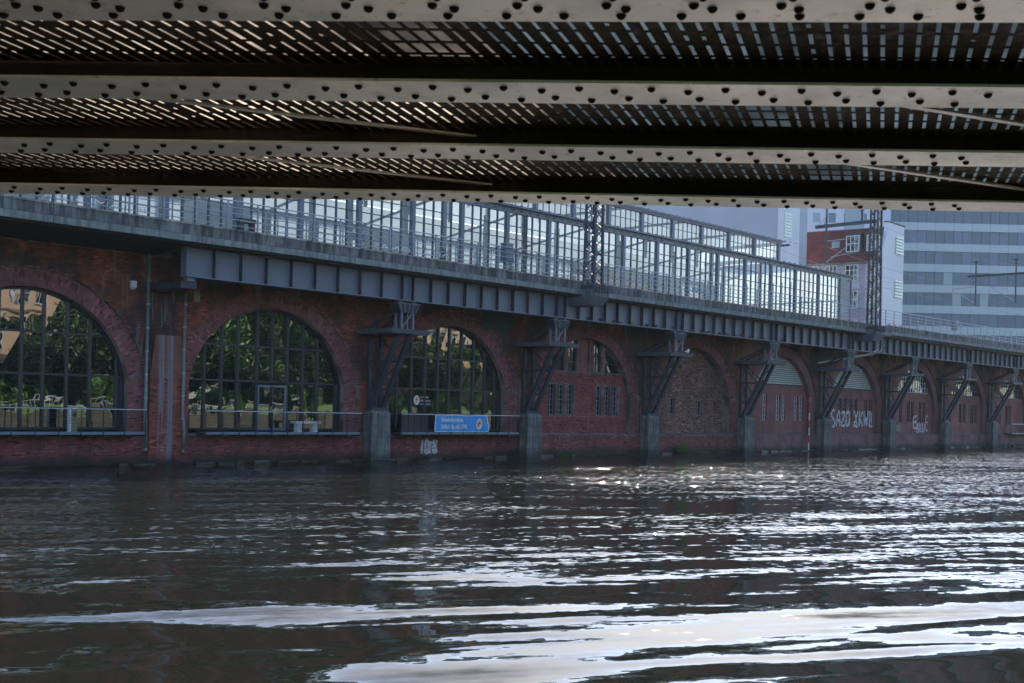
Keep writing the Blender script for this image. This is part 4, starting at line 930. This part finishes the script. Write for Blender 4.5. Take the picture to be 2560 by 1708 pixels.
for y_, s_ in ((52.5, -1),):
    MB().tube([(95.75, y_, zb_+1.8), (95.75, y_, zb_-3.6)], .09, 8).build('drop_tube', 'steel_dark', m2)
    for dx in (-.5, .5): MB().tube([(95.75, y_, zb_+.9), (95.75+dx, y_+.6, zb_)], .025, 5).build('brace_rod', 'steel_dark', m2)
    MB().tube([(95.75, y_, zb_-1.4), (95.9, y_-3.3, zb_-1.3)], .04, 6).build('top_tube', 'rail_steel', m2); MB().tube([(95.9, y_-3.2, zb_-1.3), (95.75, y_, zb_-3.4)], .04, 6).build('stay_tube', 'rail_steel', m2)
    MB().tube([(95.75, y_-.5, zb_-2.9), (96, y_-2.8, zb_-2.6)], .03, 6).build('steady_arm', 'rail_steel', m2)
o = thing('catenary_portal', 'distant overhead line portal in front of the office tower', 'mast', (140, 56, 11.2))
MB().tube([(95.75, 49, zb_+1.8), (95.75, 49, zb_)], .09, 8).build('drop_tube', 'steel_dark', m2)
MB().box(139.9, 140.15, 47.2, 57.4, 20.6, 20.85).build('cross_beam', 'steel_dark', o)
for y_ in (56.4, 51.6):
    MB().tube([(140, y_, 22.4), (140, y_, 17.2)], .09, 8).build('drop_tube', 'steel_dark', o); MB().tube([(140, y_, 19.4), (140.2, y_+3.0, 19.3)], .04, 6).build('top_tube', 'rail_steel', o); MB().tube([(140, y_, 17.3), (140.2, y_+2.9, 19.2)], .04, 6).build('stay_tube', 'rail_steel', o)
    MB().box(139.8, 140.2, y_-.25, y_+.25, 22.4, 22.5).build('cap', 'steel_dark', o)
MB().beam((140, 47.5, 11.2), (140, 47.5, 22), .4).build('mast_post', 'steel_dark', o)
wires = [('contact wire above the near track', 53.5, 17.4, 17.4, .0), ('sagging messenger wire above the near track', 53.5, 19.3, 19.3, 1.1), ('contact wire above the far track', 58, 17.4, 17.4, 0), ('sagging messenger wire above the far track', 58, 19.2, 19.2, 1.1), ('feeder wire strung high between the masts', 49.2, 21.3, 21.3, .9)]
for lab, y_, za, zb2, sag in wires:
    pts = []
    for k in range(0, 81):
        x = 97+k*1.1; ph = ((x-95.75) % 44.25)/44.25; pts.append((x, y_, za-sag*4*ph*(1-ph)))
    tag(MB().tube(pts, .014, 4).build('overhead_wire', 'frame_dark'), 'thin dark '+lab, 'wire', 'overhead wires')

# conduit bundle under the deck
o = thing('conduit_bundle', 'bundle of pale conduits running down below the second mast', 'conduit', (99, 48.6, 8))
for k in range(4):
    MB().tube([(98.6+k*.35, 48.55, 10.5), (98.6+k*.35, 48.55, 9.3), (98.0+k*.3, 49.2, 8.9), (93+k*.1, 51.5, 7.9)], .07, 6).build('conduit', 'frame_white' if k % 2 == 0 else 'concrete_low', o)

# ------------------------------------------------------------------ birds
def bird(name, label, x, y, z, m, s_=1., yaw=0, group=None, wings=False):
    b = MB(); b.ball((0, 0, .11), .08, 8, 6, (1.7, .9, .95)); b.ball((.15, 0, .21), .045, 7, 5); b.hexa([(-.12, -.03, .12), (-.12, .03, .12), (-.3, .035, .06), (-.3, -.035, .06)], [(-.12, -.03, .14), (-.12, .03, .14), (-.3, .035, .075), (-.3, -.035, .075)])
    b.tube([(.19, 0, .21), (.23, 0, .2)], [.012, .003], 5); b.tube([(.08, 0, .14), (.15, 0, .2)], [.055, .035], 7)
    for yy in (-.03, .03): b.tube([(.01, yy, 0), (0, yy, .06)], .008, 4)
    c_, s2 = math.cos(yaw), math.sin(yaw)
    b.v = [(x+s_*(p[0]*c_-p[1]*s2), y+s_*(p[0]*s2+p[1]*c_), z+s_*p[2]) for p in b.v]
    return tag(b.build(name, m, None, True), label, 'bird', group)
bird('gull', 'white gull standing on the tray of the third trestle', 69.0, 48.8, 7.47, 'feather_white', 1.5, .2)
rr = random.Random(3)
for k in range(22):
    bird('pigeon', ('dark pigeon on the girder flange, '+('first in line from the left' if k == 0 else f'{k+1}th in line from the left').replace('2th', '2nd').replace('3th', '3rd').replace('12nd', '12th').replace('13rd', '13th').replace('21th', '21st')), 58+k*1.15+rr.uniform(-.4, .4), 48.86, 9.119, 'feather_dark', 1.0, rr.uniform(-.6, 3.4), 'pigeons on the girder flange')

# ------------------------------------------------------------------ buildings beyond the hall
def local_box(m, org, ex, ey, a0, a1, b0, b1, z0, z1):
    P_ = lambda a, b_, z: (org[0]+ex[0]*a+ey[0]*b_, org[1]+ex[1]*a+ey[1]*b_, z)
    m.hexa([P_(a0, b0, z0), P_(a1, b0, z0), P_(a1, b1, z0), P_(a0, b1, z0)], [P_(a0, b0, z1), P_(a1, b0, z1), P_(a1, b1, z1), P_(a0, b1, z1)]); return m
def unit(a): return (math.cos(a), math.sin(a))
# office tower: front faces the camera
tw = thing('office_tower', 'large blue grey office tower with horizontal window bands', 'office building', (188, 89, 3))
ang = math.atan2(73.6-89.3, 202.9-187.7); ex = unit(ang); ey = (-ex[1], ex[0]); org = (187.8, 89.1)
local_box(MB(), org, ex, ey, -22, 60, .25, 40, 3, 41).build('body', 'tower_band', tw)
z = 2.0+15.4-3.55*4
fl = 3.58; z0 = 21.2-fl*5
rr = random.Random(5)
gm = {}
for fI in range(16):
    zt = z0+fl*fI+1.5; zb2 = zt-2.08+0.0
    za_, zb_2 = z0+fl*fI-.0, z0+fl*fI+2.15
    zlo, zhi = 19.0+fl*(fI-4), 21.2+fl*(fI-4)
    if zhi < 12 or zlo > 38: continue
    # spandrel band with panel joints
    for j in range(-9, 26):
        a = j*1.58
        if -12 < a < 32:
            u = rr.random(); mm = 'tower_glass' if u < .7 else ('tower_blind' if u < .985 else 'teal_glass')
            local_box(MB(), org, ex, ey, a+.03, a+1.55, .12, .249, zlo, zhi).build('window', mm, tw)
    for j in range(-5, 16):
        a = j*3.16
        if -12 < a < 32: local_box(MB(), org, ex, ey, a+.015, a+3.145, 0, .249, zhi+.02, zlo+fl-.02).build('spandrel_panel', 'tower_band', tw)
# red roofed house with white gable: street front faces -X, gable faces the river
rh = thing('brick_house', 'pale brick house with red tiled roof and white gable wall', 'building', (146, 71, 3))
C0 = (145.4, 71.1)
exf = unit(R(101)); nf = (-exf[1], exf[0])          # along the street front, outward normal toward -X
def fbox(m, a0, a1, d0, d1, z0, z1): return local_box(m, C0, exf, nf, a0, a1, d0, d1, z0, z1)
fbox(MB(), 0, 13, -10, -.0, 3, 24.2).build('wall', 'brick_lilac', rh)
P_ = lambda a, d_, z: (C0[0]+exf[0]*a+nf[0]*d_, C0[1]+exf[1]*a+nf[1]*d_, z)
MB().hexa([P_(0.02, .35, 24.22), P_(13, .35, 24.22), P_(13, -10, 24.22), P_(0.02, -10, 24.22)], [P_(0.02, -1.6, 29.0), P_(13, -1.6, 29.0), P_(13, -10, 29.0), P_(0.02, -10, 29.0)]).build('roof', 'roof_tile', rh)
gb = MB(); gex = unit(R(2))
gp = lambda a, d_, z: (C0[0]+gex[0]*a-.0, C0[1]-.12+gex[1]*a-d_, z)
gb.hexa([gp(-.35, 0, 3), gp(6.2, 0, 3), gp(6.2, -.5, 3), gp(-.35, -.5, 3)], [gp(-.35, 0, 24.5), gp(6.2, 0, 24.5), gp(6.2, -.5, 24.5), gp(-.35, -.5, 24.5)])
gb.hexa([gp(-.35, 0, 24.5), gp(6.2, 0, 24.5), gp(6.2, -.5, 24.5), gp(-.35, -.5, 24.5)], [gp(.9, 0, 29.6), gp(6.2, 0, 29.6), gp(6.2, -.5, 29.6), gp(.9, -.5, 29.6)])
gb.build('gable_wall', 'render_white', rh)
MB().hexa([gp(.8, .08, 29.61), gp(6.3, .08, 29.61), gp(6.3, -.6, 29.61), gp(.8, -.6, 29.61)], [gp(.8, .08, 29.75), gp(6.3, .08, 29.75), gp(6.3, -.6, 29.75), gp(.8, -.6, 29.75)]).build('coping', 'steel_dark', rh)
for zz in (19.6, 25.6):
    for k in range(6): MB().box(C0[0]+3.3, C0[0]+5.6, C0[1]-.2, C0[1]-.0, zz+k*.42, zz+k*.42+.3).build('glass_block_row', 'glass_block', rh)
text('poster_mark', 'W', 'paint_red', 4.5, (C0[0]+1.6, C0[1]-.16, 12.9), sx=.8, parent=rh, ext=.003)
MB().box(C0[0]+1.3, C0[0]+3.6, C0[1]-.15, C0[1]-.125, 13.2, 17.2).build('poster', 'render_red', rh) if 'render_red' in MT else None
def house_window(a0, a1, z0, z1, d_=.0, cols=3, rows_=2, fm='frame_white'):
    f = MB(); e = .09
    fbox(f, a0, a1, d_, d_+.1, z0, z0+e); fbox(f, a0, a1, d_, d_+.1, z1-e, z1)
    for k in range(cols+1): aa = a0+(a1-a0-e)*k/cols; fbox(f, aa, aa+e, d_, d_+.1, z0+e, z1-e)
    for k in range(1, rows_+1): zz = z0+(z1-z0)*k/(rows_+1); fbox(f, a0+e, a1-e, d_+.01, d_+.09, zz-.04, zz+.04)
    fo = f.build('window', fm, rh)
    fbox(MB(), a0, a1, d_-.0+.012, d_+.03, z0, z1).build('pane', 'slit_glass', fo)
    return fo
for (a0, a1) in ((.55, 2.35), (3.35, 5.15), (6.3, 7.9), (9.0, 10.8)):
    # dormers
    if a0 < 6: 
        dm_ = MB(); fbox(dm_, a0-.25, a1+.25, -2.2, -.12, 25.3, 28.3); dm_.build('dormer', 'steel_dark', rh); house_window(a0, a1, 25.7, 27.9, -.12, 3, 1)
    house_window(a0, a1, 21.6, 23.9, 0, 3, 2); house_window(a0, a1, 17.9, 20.3, 0, 3, 1); house_window(a0, a1, 13.8, 16.2, 0, 3, 1)
    fbox(MB(), a0-.15, a1+.15, 0, .08, 20.6, 21.5).build('apron_panel', 'render_grey', rh)
fbox(MB(), 0, 13, 0, .3, 24.0, 24.21).build('cornice', 'concrete_low', rh)
fbox(MB(), 6.2, 7.3, -1.0, -.55, 26.2, 27.3).build('roof_window', 'teal_glass', rh)
fbox(MB(), 0.05, 13, -1.7, -1.5, 29.01, 29.12).build('gutter', 'rail_steel', rh)
# grey house with blank wall and glass block gable
gh = thing('blank_wall_house', 'tall pale house with a blank grey side wall behind the hall', 'building', (128, 76, 3))
G0 = (127.7, 76.6); gx = unit(R(100)); gn = (-gx[1], gx[0])
local_box(MB(), G0, gx, gn, .3, 34, -11, 0, 3, 33).build('side_wall', 'render_grey', gh)
MB().box(G0[0], G0[0]+4.6, G0[1]-.2, G0[1]+.35, 3, 33.2).build('gable_wall', 'render_white', gh)
for zz in (19.0, 25.9):
    for k in range(8): MB().box(G0[0]+.8, G0[0]+2.6, G0[1]-.27, G0[1]-.1, zz+k*.4, zz+k*.4+.3).build('glass_block_row', 'glass_block', gh)
# lilac flats further back
lf = thing('lilac_flats', 'pale lilac block of flats behind the red roofed house', 'building', (172, 96, 3))
lo = (169.0, 98.5); local_box(MB(), lo, ex, ey, -12, 16, 0, 15, 3, 39.5).build('wall', 'render_lilac', lf)
for j in range(-3, 5):
    for k in range(2):
        local_box(MB(), lo, ex, ey, j*2.6+.4, j*2.6+1.6, -.05, .05, 32.2+k*3.1, 33.8+k*3.1).build('window', 'tower_blind' if (j+k) % 2 else 'teal_glass', lf)
local_box(MB(), lo, ex, ey, 8.3, 11.5, -.2, .0, 3, 39).build('stair_glazing', 'teal_glass', lf)

# ------------------------------------------------------------------ the near bank, seen mirrored in the arch glazing
def leaf_mesh(seed, n_, rx, rz):
    rr = random.Random(seed); m = MB()
    cl = [(rr.uniform(-1, 1), rr.uniform(-1, 1), rr.uniform(-1, 1), rr.uniform(.35, .6)) for _ in range(26)]
    cl = [c for c in cl if c[0]**2+c[1]**2+c[2]**2 < 1.1]
    for k in range(n_):
        c = rr.choice(cl); a = Vector((rr.gauss(0, 1), rr.gauss(0, 1), rr.gauss(0, 1))).normalized()*c[3]*rr.random()**.4
        p = Vector(((c[0]+a.x)*rx*.75, (c[1]+a.y)*rx*.75, (c[2]+a.z)*rz*.75)); s_ = rr.uniform(.12, .28)
        u = Vector((rr.gauss(0, 1), rr.gauss(0, 1), rr.gauss(0, .6))).normalized(); v = u.cross(Vector((rr.gauss(0, 1), rr.gauss(0, 1), rr.gauss(0, 1)))).normalized()
        m.quad(p-u*s_, p+v*s_*.6, p+u*s_, p-v*s_*.6)
    return m
LM = []
for sd_ in range(3):
    for mm in ('leaf', 'leaf_dark'):
        me = leaf_mesh(sd_+11, 13000, 4.2, 5.0).mesh('crown'); me.materials.append(MT[mm]); LM.append(me)
TS = [(57, -9, 1.0), (63.5, -7.5, 1.1), (69, -10, 1.25), (75, -8, .95), (81, -9.5, 1.15), (87, -7, 1.0), (93, -10, 1.2), (98.5, -8, .9), (118, -8, 1.1), (124, -10, 1.2), (131, -9, 1.0), (47, -7, .8), (66, -15, 1.4), (78, -16, 1.5), (90, -17, 1.4), (52, -8, 1.1), (103.5, -6, 1.0), (107, -9, .8), (72, -14, 1.5), (84, -14, 1.5), (97, -15, 1.5), (60, -14, 1.4)]
tl = ['leftmost', 'second', 'third', 'fourth', 'fifth', 'sixth', 'seventh', 'eighth', 'ninth', 'tenth', 'eleventh', 'twelfth', 'thirteenth', 'fourteenth', 'fifteenth', 'sixteenth', 'seventeenth', 'eighteenth', 'nineteenth', 'twentieth', 'twenty-first', 'twenty-second']
for k, (x, y, s_) in enumerate(TS):
    gz = 1.7+max(0, -y-3)*.2
    o = thing('bank_tree', f'leafy green tree on the near bank mirrored in the arch glass, {tl[k]} of the row', 'tree', (x, y, gz), 'trees on the near bank')
    MB().tube([(x, y, gz-.2), (x+.1, y, gz+2.4*s_), (x-.1, y+.1, gz+6*s_), (x, y, gz+9*s_)], [.32*s_, .24*s_, .15*s_, .04], 8).build('trunk', 'bark', o)
    q = link('crown', LM[k % len(LM)]); q.location = (x, y, gz+5.6*s_); q.scale = (s_, s_, s_*1.05); q.rotation_euler.z = k*1.3; q.parent = o; q.matrix_parent_inverse = o.matrix_basis.inverted()
for k in range(22):
    x = 44+k*3.7+random.uniform(-1, 1); y = -4.6+random.uniform(-.8, .8)
    o = thing('bank_shrub', f'low shrub on the near lawn, mirrored below the {tl[k]} tree from the left', 'shrub', (x, y, 2.0), 'shrubs on the near bank')
    q = link('crown', LM[(k*2) % len(LM)]); q.location = (x, y-(k % 3)*2.2, 2.9+(k % 3)*.5); q.scale = (.5, .4, .38); q.rotation_euler.z = k*.9; q.parent = o; q.matrix_parent_inverse = o.matrix_basis.inverted()
def bank_house(x0, x1, y1, zt, m, label, name):
    o = thing(name, label, 'building', (x0, y1, 3.9))
    MB().box(x0, x1, y1-12, y1, 3.5, zt).build('wall', m, o)
    MB().box(x0-.3, x1+.3, y1-12, y1+.3, zt+.001, zt+.5).build('cornice', 'stone', o)
    n_ = int((x1-x0)/2.6)
    for f in range(int((zt-5)/3.6)):
        z = 5+f*3.6; MB().box(x0-.05, x1+.05, y1-.1, y1+.12, z+2.75, z+2.95).build('string_course', 'stone', o)
        for k in range(n_):
            a = x0+.7+k*2.6; fr = MB().box(a, a+1.3, y1-.02, y1+.06, z, z+2.2).build('window', 'frame_white', o)
            for (dx, dz) in ((.1, .1), (.7, .1), (.1, 1.45), (.7, 1.45)): MB().box(a+dx, a+dx+.5, y1+.061, y1+.075, z+dz, z+dz+(1.25 if dz < 1 else .65)).build('pane', 'slit_glass', fr)
bank_house(36, 54, -13, 20, 'render_tan', 'tan house on the near bank mirrored in the leftmost arch', 'bank_house')
bank_house(103.5, 116, -12, 22, 'render_ochre', 'ochre yellow house on the near bank mirrored in the third arch', 'bank_house')
o = thing('quay_fence', 'pale metal fence along the near quay mirrored in the left arch', 'fence', (40, .9, 1.75))
for k in range(90): 
    MB().box(30+k*.5, 30.04+k*.5, .9, .94, 1.7, 2.7).build('bar', 'frame_white', o)
MB().box(30, 75, .88, .96, 2.7, 2.76).build('top_rail', 'frame_white', o)

# ------------------------------------------------------------------ footbridge overhead
ZF = 4.89; GA = R(-48.8)
g = Vector((math.cos(GA), math.sin(GA), 0)); n = Vector((-g.y, g.x, 0))
GD = [((3.18, 3.13), .54, -49.8, 'nearest to the viewer, topmost in view'), ((4.155, 4.065), .381, -49.0, 'second from the viewer'),
      ((5.15, 5.025), .389, -48.8, 'third from the viewer'), ((6.27, 6.105), .388, -48.0, 'farthest from the viewer, just above the station')]
rng = [(-3.1, 2.2), (-3.8, 2.4), (-4.5, 2.9), (-5.4, 3.5)]
rv = MB().ball((0, 0, 0), .021, 10, 4, (1, 1, .95), half=True)
rv.v = [(p[0], p[1], -p[2]) for p in rv.v]; rv.f = [tuple(reversed(f)) for f in rv.f]
rvm = rv.mesh('rivet'); rvm.materials.append(MT['rivet_dark'])
for p in rvm.polygons: p.use_smooth = True
for i, ((cx, cy_), wd, an, lab) in enumerate(GD):
    o = thing('riveted_girder', f'riveted bridge girder overhead with pale underside, {lab}', 'girder', (cx, cy_, ZF), 'footbridge girders'); o.rotation_euler.z = R(an)
    bpy.context.view_layer.update()
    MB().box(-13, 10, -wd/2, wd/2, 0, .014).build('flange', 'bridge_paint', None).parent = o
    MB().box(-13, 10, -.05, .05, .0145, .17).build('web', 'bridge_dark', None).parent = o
    rr = random.Random(i)
    a, b_ = rng[i]; k = 0
    lines = [(-.085, .09, .0), (.085, -.02, .0)] if i else [(.19, 0, 0), (.11, .1, 0), (.07, .02, 0), (-.02, .05, 0)]
    for (ly, ph, _) in lines:
        x = a+ph; j = 0; pitch = .184 if i else (.236 if ly > .15 else .345)
        while x < b_:
            q = link('rivet', rvm); q.location = (x+rr.uniform(-.006, .006), ly+(.022 if j % 2 else -.022)*(1 if i else 0), 0); q.parent = o
            x += pitch; j += 1
# slotted deck sheets between the girders
dk = thing('slotted_deck', 'dark slotted metal deck sheets of the footbridge overhead', 'bridge deck', (5, 5, ZF+.2))
dvec = Vector((math.cos(R(26)), math.sin(R(26)), 0)); dvec = dvec/dvec.dot(n)
mids = [Vector((c[0][0], c[0][1], 0)).dot(n) for c in GD]
DZ = ZF+.125; TH = .004
for i in range(3):
    n0, n1 = mids[i]+.05, mids[i+1]-.05
    rows_ = max(1, round((n1-n0)/.185)); rp = (n1-n0)/rows_; cp = .0815
    g0, g1 = -6.2, 4.2; cols_ = int((g1-g0)/cp)
    m = MB(); cen = {0: (-1.15, -.85), 1: (.35, .62), 2: (.62, .95)}[i]
    def PT(a, b_, z): p = g*a+dvec*(b_-mids[0])+n*mids[0]; return (p.x, p.y, z)
    for c in range(cols_):
        for r_ in range(rows_):
            a0 = g0+c*cp; b0 = n0+r_*rp; gc = a0+b0*0+.2*(b0-mids[0])
            hw, hl = .0105, rp*.43
            if cen[0] < a0 < cen[1]: hw, hl = .030, rp*.42
            elif (c*7+i*3) % 53 == 0: hw = .016
            elif random.random() < .05: hl *= random.uniform(.15, .6)
            mx, my = a0+cp/2, b0+rp/2
            o4 = [(a0, b0), (a0+cp, b0), (a0+cp, b0+rp), (a0, b0+rp)]; h4 = [(mx-hw, my-hl), (mx+hw, my-hl), (mx+hw, my+hl), (mx-hw, my+hl)]
            for k in range(4):
                j = (k+1) % 4
                m.quad(PT(*o4[k], DZ), PT(*h4[k], DZ), PT(*h4[j], DZ), PT(*o4[j], DZ))
                m.quad(PT(*h4[k], DZ), PT(*h4[k], DZ+TH), PT(*h4[j], DZ+TH), PT(*h4[j], DZ))
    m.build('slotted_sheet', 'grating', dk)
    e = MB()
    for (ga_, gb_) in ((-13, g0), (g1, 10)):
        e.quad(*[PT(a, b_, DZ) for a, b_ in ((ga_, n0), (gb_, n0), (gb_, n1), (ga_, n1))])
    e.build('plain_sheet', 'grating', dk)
    for (ga_, gb_) in ((-3.5, -.6), (.8, 3.6)):
        if i == 0: continue
        p0 = g*ga_+n*(n0-.03); p1 = g*gb_+n*(n1+.03)
        MB().beam((p0.x, p0.y, DZ-.03), (p1.x, p1.y, DZ-.03), .045, .012).build('brace_strap', 'bridge_paint', dk)
n0 = mids[0]-.05
e = MB(); e.quad(*[tuple((g*a+n*b_)+Vector((0, 0, DZ))) for a, b_ in ((-13, -3), (10, -3), (10, n0), (-13, n0))]); e.build('plain_sheet', 'grating', dk)
rr = random.Random(21); a = -13.
while a < 10:
    wd = rr.uniform(.55, 1.1); p = [g*aa+n*bb for aa, bb in ((a, -3), (min(a+wd, 10), -3), (min(a+wd, 10), mids[3]+.3), (a, mids[3]+.3))]
    p = [q+g*(.25*(q.dot(n)-4.7)) for q in p]; mid_ = a+wd/2
    kind = 'deck_board_warm' if mid_ < -1.6 and rr.random() < .8 else ('deck_board_grey' if mid_ > -.5 or rr.random() < .5 else 'deck_board_dim')
    MB().hexa([(q.x, q.y, DZ+.06) for q in p], [(q.x, q.y, DZ+.075) for q in p]).build('deck_board', kind, dk); a += wd  # added sheet above the slots, mutes and tints the daylight in them
for (t0, t1, lab) in ((9.0, 10.6, 'right hand'), (-14.5, -12.5, 'left hand')):
    o = thing('bridge_abutment', f'concrete abutment carrying the {lab} end of the footbridge', 'abutment')
    p = [g*t0+n*-3, g*t1+n*-3, g*t1+n*9.3, g*t0+n*9.3]
    MB().hexa([(q.x, q.y, -1.5) for q in p], [(q.x, q.y, ZF-.01) for q in p]).build('body', 'concrete_pier', o)

# ------------------------------------------------------------------ haze
HAZE = .000055
hm = bpy.data.materials.new('haze_air'); hm.use_nodes = True; t = hm.node_tree
t.nodes.remove(t.nodes['Principled BSDF'])
pv = t.nodes.new('ShaderNodeVolumePrincipled'); pv.inputs['Density'].default_value = HAZE; pv.inputs['Color'].default_value = (.74, .86, 1, 1); pv.inputs['Anisotropy'].default_value = .3
L(t, pv.outputs[0], t.nodes['Material Output'].inputs['Volume'])
hz = MB().box(-400, 500, -400, 440, -2.8, 66).build('haze', hm); hz['kind'] = 'stuff'; hz['label'] = 'thin bluish summer haze in the air'; hz['category'] = 'haze'
